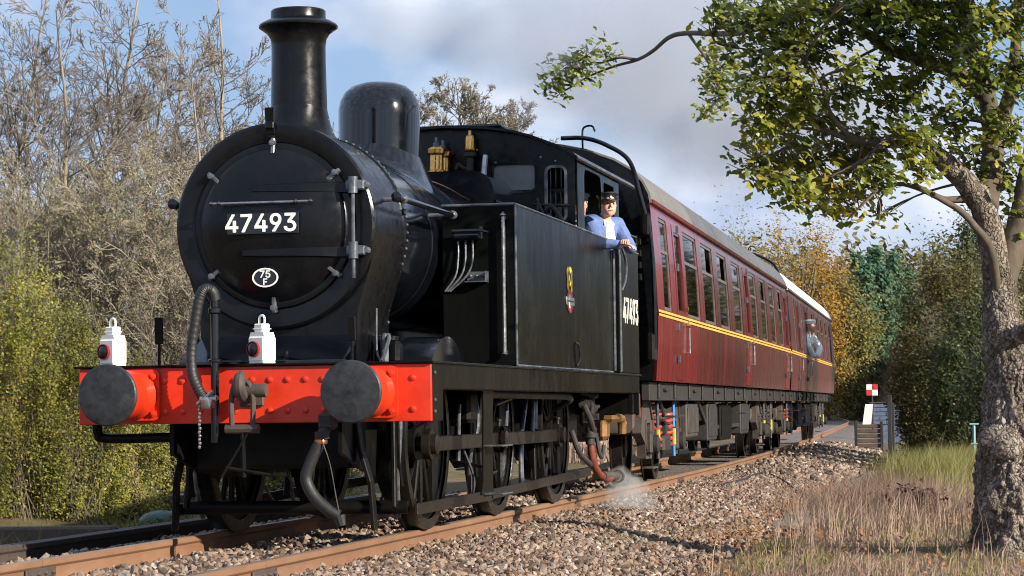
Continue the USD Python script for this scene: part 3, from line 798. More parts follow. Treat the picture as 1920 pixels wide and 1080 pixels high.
P('smokebox_number', facing_front(text('47493', .125), -.045, ZC + .008, .354), 'white_paint', npl, smooth=False)
el = sa.scale(sg.Point(0, 0).buffer(1, quad_segs=16), .098, .07)
sh = P('shed_plate', extr(el, .02, (-.03, .405, ZC - .385)), 'black_gloss', door, smooth=False)
P('plate_rim', extr(el.difference(sa.scale(el, .88, .84)), .006, (-.03, .400, ZC - .385)), 'white_paint', sh, smooth=False)
P('shed_code', [facing_front(text('75', .05), -.03, ZC - .36, .402), facing_front(text('F', .045), -.03, ZC - .415, .402)], 'white_paint', sh, smooth=False)
P('lamp_iron', [bar((-.02, .53, ZC + .66), (-.02, .5, ZC + .86), .07, .022, (1, 0, 0)), bar((-.02, .53, ZC + .66), (-.02, .55, ZC + .62), .06, .03, (1, 0, 0)), cbox(-.055, .015, .49, .56, ZC + .70, ZC + .76, .01)], 'black_matt')
P('chimney', lathe([(.212, -.2), (.211, .1), (.208, .22), (.205, .38), (.204, .52), (.212, .575), (.235, .615), (.275, .645), (.297, .66), (.299, .672), (.29, .685), (.245, .71), (.212, .722), (.207, .74), (.207, .785), (.198, .795), (.165, .795), (.165, .5), (0, .5)], (0, 1.165, 3.14), 'z', 56), 'black_matt')


def saddle_flange(y, r0, r1, rb, h, mat, name):
    """flared foot that follows the barrel under a chimney or dome"""
    A = np.linspace(0, 2 * PI, 56, endpoint=False)
    V, F = [], []
    K = 7
    for a in A:
        for k in range(K):
            t = k / (K - 1)
            r = r0 + (r1 - r0) * t
            x, yy = r * math.sin(a), y + r * math.cos(a)
            zb = ZC + math.sqrt(max(rb * rb - x * x, 0))
            V.append((x, yy, zb + h * (1 - t) ** 2.2 + .006 * (1 - t)))
    n = len(A)
    for i in range(n):
        for k in range(K - 1):
            p, q_ = i * K + k, ((i + 1) % n) * K + k
            F += [(p, q_, q_ + 1), (p, q_ + 1, p + 1)]
    m = trimesh.Trimesh(V, F, process=False)
    trimesh.repair.fix_normals(m)
    if m.face_normals[:, 2].mean() < 0:
        m.invert()
    P(name, m, mat, smooth=True)


saddle_flange(1.165, .2115, .30, .744, .2, 'black_matt', 'chimney_foot')
RB = .665
P('boiler', lathe([(0, 1.47), (RB, 1.47), (RB, 4.8), (0, 4.8)], (0, 0, ZC), 'y', 80), 'black_gloss')
for yy in (1.56, 2.62, 3.95):
    P('boiler_band', lathe([(RB, yy - .028), (RB + .006, yy - .026), (RB + .006, yy + .026), (RB, yy + .028)], (0, 0, ZC), 'y', 80), 'black_gloss')
P('dome', lathe([(.345, -.2), (.345, .43), (.342, .5), (.328, .57), (.295, .635), (.24, .685), (.16, .715), (.08, .727), (0, .73)], (0, 3.45, 2.955), 'z', 64), 'black_gloss')
saddle_flange(3.45, .343, .56, RB + .002, .2, 'black_gloss', 'dome_foot')
fb = so.unary_union([rrect(-.68, .68, 1.6, 3.04, .2), sg.box(-.68, 1.26, .68, 2.2)])
P('firebox', extr(fb, .95, (0, 4.78, 0)), 'black_gloss', smooth=40)
P('firebox_band', extr(fb.buffer(.006), .05, (0, 4.79, 0)), 'black_gloss', smooth=40)
for s in (1, -1):
    h = P('boiler_handrail', [rod((s * .86, .78, ZC + .2), (s * .86, 2.55, ZC + .2), .024, 12), lathe([(0, -.05), (.04, -.03), (.04, .02), (0, .04)], (s * .86, .78, ZC + .2), 'y', 12)], 'black_gloss')
    for yy in (.95, 2.5):
        P('handrail_knob', [lathe([(0, -.035), (.035, -.015), (.035, .015), (0, .035)], (s * .86, yy, ZC + .2), 'y', 12), rod((s * .86, yy, ZC + .2), (s * .66, yy, ZC + .2), .016)], 'worn_edge', h)

# tanks with cab side below the opening
TT = 2.56
for s in (1, -1):
    tank = P('side_tank', cbox(s * .69, s * 1.306, 2.8, 7.3, 1.251, TT, .012), 'black_tank', smooth=False)
    P('tank_beading', [rod((s * 1.302, 2.802, TT), (s * 1.302, 7.3, TT), .012), rod((s * .69, 2.802, TT), (s * 1.302, 2.802, TT), .012), rod((s * 1.304, 2.802, 1.26), (s * 1.304, 2.802, TT), .011), rod((s * 1.306, 2.8, 1.258), (s * 1.306, 7.3, 1.258), .01)], 'worn_edge', tank)
    P('tank_filler', [lathe([(.19, 0), (.19, .06), (.17, .075), (0, .085)], (s * .98, 3.7, TT), 'z', 24), rod((s * .98, 3.5, TT + .09), (s * .98, 3.9, TT + .09), .014)], 'black_tank', tank)
    P('lifting_eye', [tube([(s * 1.0 + .05 * math.cos(a), 5.0, TT + .05 * math.sin(a)) for a in np.linspace(0, PI, 9)], .012, 6)], 'worn_edge', tank)
    P('tank_handrail', [rod((s * 1.215, 2.75, 1.35), (s * 1.215, 2.75, TT - .09), .016, 8)] + [lathe([(0, -.03), (.03, 0), (0, .03)], (s * 1.215, 2.75, z), 'z', 10) for z in (1.35, TT - .09)] + [rod((s * 1.215, 2.75, z), (s * 1.215, 2.8, z), .014) for z in (1.37, TT - .11)], 'bright_steel', tank)
    lu = P('lubricator', [cbox(s * .80, s * 1.04, 2.69, 2.8, 2.27, 2.33, .02), rod((s * .80, 2.72, 2.345), (s * 1.05, 2.72, 2.345), .02), rod((s * 1.04, 2.72, 2.28), (s * 1.04, 2.72, 2.38), .018), rod((s * 1.05, 2.72, 2.345), (s * 1.1, 2.7, 2.33), .014)], 'black_gloss', tank)
    P('oil_pipe', [tube(smooth_path([(s * (.84 + .06 * k), 2.76, 2.28), (s * (.84 + .06 * k), 2.74, 2.1), (s * (.82 + .045 * k), 2.72, 1.98), (s * (.74 + .02 * k), 2.7, 1.86)]), .009, 6) for k in range(3)], 'worn_edge', lu)
    P('tank_step', [cbox(s * .90, s * 1.08, 2.70, 2.80, 1.93, 1.94, .002), cbox(s * 1.068, s * 1.08, 2.70, 2.80, 1.94, 2.02, .002), cbox(s * .90, s * 1.08, 2.792, 2.8, 1.94, 2.02, .002)] + [rivet_mesh((s * (.93 + .05 * k), 2.79, 1.985), '-y', .012, .01) for k in range(3)], 'worn_edge', tank)
    P('tank_bracket', tube(smooth_path([(s * 1.312, 5.35, 1.29), (s * 1.33, 5.4, 1.35), (s * 1.33, 5.38, 1.47), (s * 1.31, 5.32, 1.5)]), .01, 6), 'worn_edge', tank)
    sp_ = sg.Point(1.75, .6985).buffer(.77, quad_segs=24).intersection(sg.box(0, 1.252, 4, 3))
    P('splasher', [extr(sp_, .3, (s * .84 - .15, 0, 0), 'yz')], 'black_gloss', smooth=40)
    P('sand_filler', [cbox(s * .70 - .03, s * .70 + .03, .95, 1.0, 1.25, 1.48, .02), tube(smooth_path([(s * .66, .9, 1.66), (s * .66, .9, 1.36), (s * .7, .86, 1.27)]), .01, 6), bar((s * .74, .75, 1.26), (s * .74, .98, 1.46), .05, .012)], 'worn_edge')
    P('sandbox_lid', [cbox(s * .62, s * .78, 1.08, 1.22, 1.25, 1.43, .03), lathe([(.06, 0), (.06, .03), (0, .04)], (s * .70, 1.15, 1.43), 'z', 14)], 'black_matt')
P('lamp_bracket', [bar((-.70, .03, 1.25), (-.70, .03, 1.42), .02, .012, (1, 0, 0)), bar((-.70, .03, 1.40), (-.70, .02, 1.59), .06, .02, (1, 0, 0))], 'black_frame')
P('lamp_bracket', [bar((.72, .03, 1.25), (.72, .03, 1.42), .02, .012, (1, 0, 0)), bar((.72, .03, 1.40), (.72, .02, 1.57), .06, .02, (1, 0, 0))], 'black_frame')

# crest on the tank
cx_, cy_ = 1.309, 5.08
lion = sg.Polygon([(-.10, .0), (-.13, .03), (-.12, .10), (-.15, .17), (-.10, .20), (-.03, .19), (.0, .205), (.06, .20), (.12, .17), (.10, .12), (.13, .07), (.10, .05), (.12, .0), (.07, -.01), (.05, .04), (.0, .05), (-.05, .04), (-.06, -.01)]).buffer(.008)
cr = P('crest', extr(lion, .003, (cx_, cy_, 1.965), 'yz'), 'crest_yellow', smooth=False)
P('crest_mark', [extr(sg.Polygon([(-.07, .16), (-.02, .15), (-.05, .11)]).buffer(.006), .002, (cx_ + .003, cy_, 1.965), 'yz'), extr(sg.Polygon([(.0, .14), (.06, .16), (.05, .09), (.02, .08)]).buffer(.006), .002, (cx_ + .003, cy_, 1.965), 'yz'), extr(sg.box(-.05, .06, -.02, .085), .002, (cx_ + .003, cy_, 1.965), 'yz')], 'black_gloss', cr, smooth=False)
wh = sa.scale(sg.Point(0, 0).buffer(1, quad_segs=12), .15, .105)
P('crest_wheel', extr(wh.difference(sa.scale(wh, .62, .62)), .003, (cx_, cy_, 1.865), 'yz'), 'crest_red', cr, smooth=False)
P('crest_wheel_field', extr(sa.scale(wh, .6, .6), .002, (cx_, cy_, 1.865), 'yz'), 'cream', cr, smooth=False)
P('crest_band', [extr(sg.box(-.19, -.035, .19, .035), .005, (cx_, cy_, 1.865), 'yz')], 'cream', cr, smooth=False)
P('crest_band_line', [extr(sg.box(-.15, -.006, .15, .006), .003, (cx_ + .005, cy_, 1.865), 'yz')], 'black_gloss', cr, smooth=False)

# cab
RP = [(-1.30, 3.20), (-1.25, 3.255), (-1.11, 3.33), (-.86, 3.43), (-.69, 3.48), (-.4, 3.525), (0, 3.545), (.4, 3.525), (.69, 3.48), (.86, 3.43), (1.11, 3.33), (1.25, 3.255), (1.30, 3.20)]
front = sg.Polygon([(-1.25, 2.3), (1.25, 2.3), (1.25, 3.25)] + [(x, z - .012) for x, z in RP[::-1][2:-2]] + [(-1.25, 3.25)])
wb, ws = rrect(.47, .885, 2.925, 3.19, .05), rrect(.975, 1.165, 2.64, 3.15, .06)
holes = [wb, ws, sa.scale(wb, -1, 1, origin=(0, 0)), sa.scale(ws, -1, 1, origin=(0, 0))]
cabf = P('cab_front', extr(front.difference(so.unary_union(holes)), .016, (0, 5.72, 0)), 'black_matt', smooth=False)
L('window_glass', {'f': ('fresnel', {'IOR': 1.45}), 't': ('transparent_bsdf', {'color': (.82, .86, .84)}), 'g': ('glossy_bsdf', {'roughness': .02}), 'm': ('mix_closure', {})},
  [('f.fac', 'm.fac'), ('t.BSDF', 'm.closure1'), ('g.BSDF', 'm.closure2')], 'm.closure')
plain('dusty_glass', (0.17, 0.18, 0.19), .25, var=.12, scale=5)
for i, hl in enumerate(holes):
    fr_ = P('window', extr(hl.buffer(.012).difference(hl.buffer(-.014)), .02, (0, 5.708, 0)), 'worn_edge' if i % 2 else 'black_gloss', cabf, smooth=False)
    if i % 2 == 0:
        P('window_pane', extr(hl.buffer(-.012), .004, (0, 5.725, 0)), 'dusty_glass', cabf, smooth=False)
    else:
        P('window_bars', [rod((hl.centroid.x + d, 5.728, 2.66), (hl.centroid.x + d, 5.728, 3.13), .006) for d in (-.05, 0, .05)], 'black_gloss', cabf)
P('cab_roof', [extr(sg.LineString(RP).buffer(.011, cap_style=2), 3.25, (0, 5.6, 0)), cbox(-.55, .55, 5.75, 7.6, 3.53, 3.575, .02)], 'black_matt', smooth=40)
for s in (1, -1):
    P('roof_gutter', [bar((s * 1.285, 5.6, 3.222), (s * 1.285, 8.85, 3.222), .03, .02)], 'worn_edge')
    side = sg.box(5.736, 2.3, 8.0, 3.24).difference(rrect(6.08, 6.98, 2.56, 3.16, .1)).difference(rrect(7.12, 7.72, 2.2, 3.12, .05)).difference(sg.box(6.2, 2.55, 6.9, 2.7)).difference(sg.box(7.3, 1.0, 7.74, 2.6)).difference(sg.box(6.9, 2.45, 7.2, 2.8))
    P('cab_side', extr(side, .016, (s * 1.262 - .008, 0, 0), 'yz'), 'black_tank', smooth=False)
    P('door_handrail', [rod((s * 1.32, 7.34, 1.27), (s * 1.32, 7.34, 2.46), .016), rod((s * 1.32, 7.70, 1.27), (s * 1.32, 7.70, 2.44), .016), tube(smooth_path([(s * 1.33, 7.75, 2.08), (s * 1.34, 7.93, 2.2), (s * 1.34, 7.97, 2.38), (s * 1.33, 7.8, 2.52)]), .014, 6)], 'worn_edge')
P('cab_door', [cbox(1.262, 1.282, 7.36, 7.69, 1.27, 2.44, .008), cbox(-1.282, -1.262, 7.36, 7.69, 1.27, 2.44, .008)], 'black_tank', smooth=False, each=True)
P('cab_back', extr(sg.Polygon([(-1.25, 1.3), (1.25, 1.3), (1.25, 3.24), (.69, 3.46), (0, 3.53), (-.69, 3.46), (-1.25, 3.24)]).difference(so.unary_union([rrect(.35, .85, 2.75, 3.15, .05), rrect(-.85, -.35, 2.75, 3.15, .05)])), .016, (0, 8.0, 0)), 'cab_inside', smooth=False)
P('cab_floor', cbox(-1.24, 1.24, 5.74, 8.0, 1.27, 1.30), 'cab_inside')
P('backhead', [cbox(-.62, .62, 5.74, 5.95, 1.3, 2.9, .08), rod((-.3, 6.0, 2.5), (.35, 6.0, 2.55), .03)] + [lathe([(.0, .05), (.06, .05), (.07, .03), (.07, 0), (0, 0)], (x, 5.98, z), 'y', 14) for x, z in ((.2, 2.75), (-.2, 2.75), (.4, 2.4))], 'cab_inside')
bk = P('bunker', cbox(-1.306, 1.306, 7.76, 8.95, 1.251, 2.52, .012), 'black_tank', smooth=False)
P('coal_rail', [rod((1.29, 8.1, 2.55 + .07 * k), (1.29, 8.93, 2.55 + .07 * k), .015) for k in range(3)] + [rod((1.29, y_, 2.5), (1.29, y_, 2.72), .014) for y_ in (8.1, 8.5, 8.93)], 'black_matt', bk)
co = meshkit.noise
cv = trimesh.creation.icosphere(subdivisions=4)
vv = np.array(cv.vertices) * [1.2, .5, .3]
vv *= (1 + .35 * (meshkit.fbm(vv * 7, 3, 2) - .5))[:, None]
P('coal', trimesh.Trimesh(vv + [0, 8.48, 2.5], cv.faces, process=False), 'coal_look', bk, smooth=False)
P('bunker_number', facing_side(text('47493', .25), 8.41, 1.895, 1.308, .86), 'cream', bk, smooth=False)
P('bunker_beading', [rod((1.304, 7.77, 1.26), (1.304, 7.77, 2.5), .01), rod((1.304, 7.77, 2.52), (1.304, 8.95, 2.52), .012)], 'worn_edge', bk)
P('rear_beam', cbox(-1.294, 1.294, 8.95, 8.99, .833, 1.232, .004), 'black_frame', smooth=False)
P('rear_beam_edge', cbox(1.25, 1.297, 8.992, 9.01, .8, 1.05, .004), 'oxide_red', smooth=False)
for s in (1, -1):
    P('rear_buffer', lathe([(.17, 8.99), (.13, 9.1), (.12, 9.3), (.09, 9.32), (.09, 9.44), (.205, 9.47), (.205, 9.5), (0, 9.52)], (s * .87, 0, 1.04), 'y', 28), 'black_frame')

# fittings on the firebox: safety valves, whistle
mf = P('valve_manifold', [cbox(-.3, .42, 5.28, 5.68, 3.03, 3.075, .015)], 'worn_edge')
for k, yy in enumerate((5.36, 5.62)):
    v_ = P('safety_valve', lathe([(.075, 0), (.085, .01), (.085, .035), (.068, .05), (.066, .18), (.085, .2), (.088, .235), (.07, .25), (.05, .262), (0, .27)], (.02, yy, 3.07), 'z', 20), 'brass')
    P('valve_spindle', [rod((.02, yy, 3.3), (.02, yy, 3.42), .014), lathe([(.03, 0), (.03, .04), (0, .05)], (.02, yy, 3.33), 'z', 10)], 'worn_edge', v_)
wv = P('whistle', lathe([(.052, 0), (.058, .01), (.058, .02), (.05, .025), (.05, .12), (.045, .14), (.02, .15), (.018, .19), (0, .19)], (.28, 5.62, 3.31), 'z', 18), 'brass')
P('whistle_valve', [rod((.28, 5.62, 3.07), (.28, 5.62, 3.25), .036, 12), lathe([(.03, 0), (.06, .02), (.06, .05), (.03, .07)], (.28, 5.62, 3.24), 'z', 16), tube(smooth_path([(.28, 5.62, 3.15), (.22, 5.6, 3.15), (.17, 5.6, 3.19), (.15, 5.6, 3.14)]), .016, 8)], 'under_grey', wv)
P('steam_pipe', [rod((.42, 5.55, 3.05), (.43, 5.6, 3.26), .028, 10), tube(smooth_path([(.42, 5.55, 3.05), (.5, 5.45, 2.95), (.56, 5.3, 2.8), (.62, 5.2, 2.62), (.74, 5.1, 2.57)]), .022, 8)], 'bright_steel')
P('copper_pipe', [tube(smooth_path([(.45, 5.4, 2.95), (.58, 5.2, 2.75), (.72, 5.0, 2.62), (.8, 4.9, 2.58)]), .016, 8), tube(smooth_path([(-.1, 2.0, ZC + .66), (.3, 3.9, ZC + .62), (.5, 4.6, ZC + .5)]), .008, 6)], 'copper')
P('clack_valve', [cbox(.82, .95, 4.8, 5.0, 2.56, 2.66, .03), lathe([(.05, 0), (.05, .1), (.02, .12), (0, .12)], (.78, 5.35, 2.6), 'z', 12)], 'valve_ochre', each=True)
P('cab_pipework', [tube(smooth_path([(1.0, 5.6, 2.56), (1.02, 5.5, 2.72), (1.1, 5.45, 2.74), (1.2, 5.4, 2.58)]), .02, 8), tube(smooth_path([(.9, 5.68, 2.85), (.95, 5.6, 2.75), (1.05, 5.5, 2.6)]), .014, 6), rod((.85, 5.69, 2.8), (1.2, 5.69, 2.78), .012), rod((.9, 5.65, 2.56), (.9, 5.69, 2.8), .018), rod((1.15, 5.62, 2.56), (1.1, 5.69, 2.76), .018), lathe([(.04, -.02), (.05, 0), (.04, .02)], (1.0, 5.62, 2.66), 'y', 12)], 'under_grey')
for x, z in ((-.25, 3.3), (.32, 3.33), (.38, 3.22), (.5, 3.2), (.93, 3.24), (.02, 3.36), (1.07, 3.2)):
    P('cab_bolt', rivet_mesh((x, 5.72, z), '-y', .013, .012), 'bright_steel', cabf)

# injector group under the cab
inj = P('injector', [cbox(1.02, 1.16, 6.95, 7.12, .72, 1.0, .04), rod((1.1, 6.8, .95), (1.1, 7.3, .9), .05, 12), rod((1.12, 7.02, .55), (1.12, 7.04, 1.08), .045, 12), lathe([(.09, -.03), (.09, .03)], (1.12, 7.03, .82), 'z', 14), lathe([(.08, -.02), (.08, .02)], (1.12, 7.03, .64), 'z', 14), rod((1.05, 6.9, 1.06), (1.2, 7.0, 1.02), .03), rod((1.1, 7.1, .88), (1.1, 7.6, .92), .02)], 'under_grey')
P('injector_pipe', [tube(smooth_path([(1.15, 6.5, .95), (1.18, 6.65, .82), (1.18, 6.85, .7)]), .03, 10), tube(smooth_path([(1.05, 6.4, .7), (1.1, 6.5, .5), (1.12, 6.7, .42), (1.1, 7.3, .32)]), .028, 10), tube(smooth_path([(1.14, 7.25, .62), (1.16, 7.3, .46), (1.16, 7.45, .42), (1.14, 7.65, .52)]), .022, 8)], 'box_grey', inj)
P('overflow_pipe', [tube(smooth_path([(1.12, 7.03, .58), (1.13, 7.06, .42), (1.16, 7.18, .28), (1.2, 7.38, .21), (1.22, 7.55, .20)]), .036, 12)], 'oxide_red', inj)
P('overflow_end', [tube([(1.19, 7.3, .235), (1.225, 7.85, .22)], .045, 12), lathe([(.05, -.03), (.068, -.03), (.068, .04), (.05, .04), (.05, -.03)], (1.235, 7.9, .215), 'y', 16)], 'under_brown', inj)
P('steam_heat_valve', [cbox(1.08, 1.22, 7.85, 8.2, .76, .83, .03), cbox(1.06, 1.16, 7.7, 7.95, .58, .78, .04), tube(smooth_path([(1.2, 8.15, .8), (1.22, 8.28, .78), (1.22, 8.3, .64)]), .045, 10), lathe([(.03, 0), (.05, .02), (.03, .05)], (1.2, 8.4, .74), 'y', 12)], 'valve_ochre', inj)
P('rear_step', [extr(sg.Polygon([(7.3, 1.06), (7.7, 1.06), (7.68, .35), (7.32, .35)]), .014, (-1.21, 0, 0), 'yz'), bar((1.25, 8.7, 1.05), (1.25, 8.7, .83), .05, .03, (1, 0, 0))], 'black_frame', each=True)

# lamps on the front: things of their own
def head_lamp(label, x, y):
    t = thing('head_lamp', label, 'lamp', (x, y, 1.252), math.radians(-24), 'white head lamps on the front of the locomotive', local=True)
    b = obj('lamp_body', [cbox(-.074, .074, -.07, .07, .01, .19, .012), extr(sg.Polygon([(-.07, .19), (.07, .19), (.058, .22), (-.058, .22)]), .11, (0, -.055, 0)), cbox(-.068, .068, -.065, .065, 0, .012, .003)], 'white_paint', t)
    obj('lamp_top', [cbox(-.042, .042, -.042, .042, .22, .28, .008), cbox(-.047, .047, -.047, .047, .24, .247, .002)], 'white_paint', t)
    obj('handle', tube(smooth_path([(-.024, 0, .27), (-.025, 0, .31), (-.014, 0, .335), (.014, 0, .335), (.025, 0, .31), (.024, 0, .27)]), .0085, 8), 'white_paint', t)
    obj('lens_ring', lathe([(.05, -.066), (.056, -.07), (.055, -.09), (.05, -.09), (.048, -.07)], (-.014, 0, .10), 'y', 28), 'lamp_red', t)
    obj('lens', lathe([(.05, -.08), (.04, -.092), (.02, -.1), (0, -.102)], (-.014, 0, .10), 'y', 28), 'lens_black', t)
    obj('side_catch', [cbox(.074, .082, -.03, .03, .06, .16, .003)], 'white_paint', t)


head_lamp('white oil head lamp above the left buffer, seen against the bushes', -1.06, .06)
head_lamp('white oil head lamp at the middle of the front below the smokebox door', .055, .06)

# ------------------------------------------------------------------ coaches
CP = [(1.335, 1.195), (1.365, 1.6), (1.37, 1.93), (1.345, 2.5), (1.30, 3.08), (1.285, 3.17)]        # body side (x, z)
ROOF = [(1.305, 3.165), (1.285, 3.27), (1.22, 3.40), (1.10, 3.54), (.9, 3.66), (.6, 3.77), (.3, 3.835), (0, 3.86)]


def side_x(z):
    return float(np.interp(z, [p[1] for p in CP], [p[0] for p in CP]))


def side_slab(poly, t, s, proud=0.0):
    """a (y, z) polygon laid on the body side, cut into bands so that it follows the curve; thickness t"""
    ms = []
    for (xa, za), (xb, zb) in zip(CP[:-1], CP[1:]):
        b = poly.intersection(sg.box(-5, za, 40, zb))
        for g in getattr(b, 'geoms', [b]):
            if g.geom_type != 'Polygon' or g.area < 1e-7:
                continue
            m = trimesh.creation.extrude_polygon(g, t, engine='earcut')
            v = np.array(m.vertices)
            x = xa + (xb - xa) * (v[:, 1] - za) / (zb - za) + proud - t + v[:, 2]
            m = trimesh.Trimesh(np.stack([x, v[:, 0], v[:, 1]], 1), m.faces, process=False)
            ms.append(m if s > 0 else mirror(m))
    return cat(ms)


L('coach_glass', {'f': ('fresnel', {'IOR': 1.5}), 't': ('transparent_bsdf', {'color': (.5, .55, .52)}), 'g': ('glossy_bsdf', {'roughness': .03}), 'm': ('mix_closure', {})},
  [('f.fac', 'm.fac'), ('t.BSDF', 'm.closure1'), ('g.BSDF', 'm.closure2')], 'm.closure')


def coach(label, loc, rz, length, wins, doors, paint, roof_parts, dark_from=None, underboxes=(), bogie_y=()):
    t = thing('passenger_coach', label, 'railway coach', loc, rz, 'maroon coaches of the train', local=True)

    def Q(name, mesh, mat, parent=t, smooth=32, **kw):
        return obj(name, mesh, mat, parent, smooth, **kw)
    WZ0, WZ1, TR = 2.0, 3.055, 2.675
    for s in (1, -1):
        wl = [sg.box(a, WZ0, b, WZ1).buffer(-.03).buffer(.03, quad_segs=4) for a, b in wins]
        dl = [rrect(a + .12, b - .12, 2.02, 2.98, .04) for a, b in doors]
        body = sg.box(0.0, 1.195, length, 3.17)
        body = body.difference(so.unary_union(wl + [sg.box(a, 1.22, b, 3.06) for a, b in doors]))
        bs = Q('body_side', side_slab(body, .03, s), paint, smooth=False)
        for w, (a, b) in zip(wl, wins):
            f = Q('window', side_slab(w.difference(sg.box(a + .04, WZ0 + .04, b - .04, TR - .02)).difference(sg.box(a + .04, TR + .02, b - .04, WZ1 - .04)), .02, s, -.012), 'window_frame', smooth=False)
            Q('pane', side_slab(sg.box(a + .03, WZ0 + .03, b - .03, TR), .004, s, -.022), 'coach_glass', f, smooth=False)
            if b - a > .8 and (int(a * 10) % 3 or dark_from is None):
                Q('toplight', side_slab(sg.box(a + .03, TR, a + (b - a) * .5, WZ1 - .03), .004, s, -.022), 'coach_glass', f, smooth=False)
            else:
                Q('toplight', side_slab(sg.box(a + .03, TR, b - .03, WZ1 - .03), .004, s, -.022), 'coach_glass', f, smooth=False)
        for w, (a, b) in zip(dl, doors):
            dp = sg.box(a + .006, 1.225, b - .006, 3.055).difference(w)
            d = Q('door', side_slab(dp, .03, s, .006), 'maroon_door' if paint == 'maroon' else paint, smooth=False)
            Q('door_window_frame', side_slab(w.difference(w.buffer(-.03)), .02, s, .0), 'maroon_dark', d, smooth=False)
            Q('pane', side_slab(w.buffer(-.028), .004, s, -.02), 'coach_glass', d, smooth=False)
            Q('door_handle', [rod((s * 1.39, b - .1, 1.88), (s * 1.41, b - .1, 1.88), .02), rod((s * 1.41, b - .13, 1.89), (s * 1.41, b + .02, 1.87), .013)], 'brass', d)
            Q('door_lock', [lathe([(.03, 0), (.035, .02), (0, .03)] if s > 0 else [(.03, 0), (.035, -.02), (0, -.03)], (s * 1.385, b - .1, 2.08), 'x', 12)], 'brass', d)
            Q('hinge', [cbox(s * 1.36, s * 1.395, a - .015, a + .015, z, z + .09, .004) for z in (1.42, 1.8, 2.5, 2.95)], 'worn_edge', d, each=True)
            Q('grab_rail', [rod((s * 1.40, b + .06, 1.55), (s * 1.40, b + .06, 1.95), .012), rod((s * 1.36, b + .06, 1.56), (s * 1.40, b + .06, 1.56), .01), rod((s * 1.36, b + .06, 1.94), (s * 1.40, b + .06, 1.94), .01)], 'bright_steel', d)
        ln = sg.box(0, 1.915, length, 1.942).union(sg.box(0, 1.957, length, 1.984))
        Q('lining', side_slab(ln, .004, s, .0105), 'lining_yellow', bs, smooth=False)
        Q('lining_centre', side_slab(sg.box(0, 1.943, length, 1.956), .003, s, .0095), 'black_matt', bs, smooth=False)
        Q('gutter', [extr(sg.Polygon([(s * 1.28, 3.165), (s * 1.33, 3.165), (s * 1.335, 3.2), (s * 1.30, 3.205)]), length, (0, 0, 0))], paint if dark_from is not None else 'roof_dark', smooth=False)
        Q('solebar', [cbox(s * 1.16, s * 1.25, .05, length - .05, .98, 1.19, .006)], 'under_grey', smooth=False)
        Q('solebar_bracket', [cbox(s * 1.25, s * 1.275, y_ - .05, y_ + .05, 1.0, 1.18, .008) for y_ in np.arange(.8, length, 1.55)] + [cbox(s * 1.25, s * 1.29, y_, y_ + .35, 1.09, 1.12, .006) for y_ in np.arange(1.3, length, 3.1)], 'under_grey', smooth=False, each=True)
    RF = [(-x, z) for x, z in ROOF[:-1]] + ROOF[::-1]
    for y0, y1, mt in roof_parts:
        Q('roof', extr(sg.LineString(RF).buffer(.012, cap_style=2), y1 - y0, (0, y0, 0)), mt, smooth=40)
    endp = sg.Polygon([(-x, z) for x, z in CP] + [(-x, z - .012) for x, z in ROOF[1:-1]] + [(0, 3.848)] + [(x, z - .012) for x, z in ROOF[1:-1][::-1]] + [(x, z) for x, z in CP[::-1]])
    for y_ in (.0, length - .03):
        e = Q('coach_end', extr(endp.buffer(-.004), .03, (0, y_, 0)), 'black_matt', smooth=False)
    Q('end_rib', [cbox(x - .03, x + .03, -.05, 0, 1.2, 3.2, .01) for x in (-.9, -.45, .45, .9)] + [cbox(-1.3, 1.3, -.05, 0, 2.72, 2.79, .01)], 'black_matt', each=True)
    Q('end_pipe', tube(smooth_path([(.33, -.12, 3.90), (.6, -.13, 3.89), (.85, -.13, 3.80), (1.09, -.13, 3.62), (1.2, -.12, 3.25), (1.31, -.1, 2.75), (1.335, -.08, 2.2), (1.335, -.06, 1.5)], 8), .025, 8), 'black_gloss')
    Q('end_fitting', [cbox(1.2, 1.31, -.14, 0, 2.78, 3.05, .03), cbox(1.24, 1.34, -.14, .0, 1.4, 1.72, .03), lathe([(.03, 0), (.03, .12), (0, .13)], (1.33, -.06, 1.42), 'z', 10)] + [cbox(.98, 1.2, -.09, 0, 2.3 + k * .13, 2.38 + k * .13, .01) for k in range(4)], 'black_frame', each=True)
    Q('roof_hook', tube(smooth_path([(.56, -.05, 3.78), (.56, -.05, 3.98), (.6, -.05, 4.03), (.67, -.05, 4.03), (.7, -.05, 3.97)]), .012, 6), 'black_frame')
    Q('gangway', [extr(sg.box(-.55, 1.2, .55, 3.3).difference(sg.box(-.38, 1.3, .38, 3.1)), .35, (0, -.36, 0))], 'black_matt', smooth=False)
    Q('underframe', [cbox(-1.15, 1.15, .1, length - .1, 1.02, 1.17)], 'black_frame', smooth=False)
    Q('floor', cbox(-1.3, 1.3, .04, length - .04, 1.24, 1.3), 'inside_wood')
    Q('ceiling', cbox(-1.25, 1.25, .04, length - .04, 3.18, 3.2), 'cream')
    Q('partition', [cbox(-1.26, 1.26, y_, y_ + .04, 1.3, 3.17) for y_ in [d[1] + .08 for d in doors] + [d[0] - .1 for d in doors]], 'inside_wood', each=True)
    for a, b in wins:
        if b - a > .85:
            Q('seat', [cbox(sx, sx + .95, c_ - .1, c_ + .1, 1.3, 2.42, .05) for c_ in (a - .05, b + .05) for sx in (.25, -1.2)] + [cbox(sx, sx + .95, c_ - .35, c_ + .35, 1.6, 1.75, .05) for c_ in (a - .05, b + .05) for sx in (.25, -1.2)], 'seat_cloth', each=True)
    for s in (1, -1):
        Q('coach_buffer', lathe([(.15, 0), (.11, -.1), (.1, -.3), (.075, -.32), (.075, -.42), (.2, -.45), (.2, -.48), (0, -.5)], (s * .87, 0, 1.04), 'y', 24), 'black_frame')
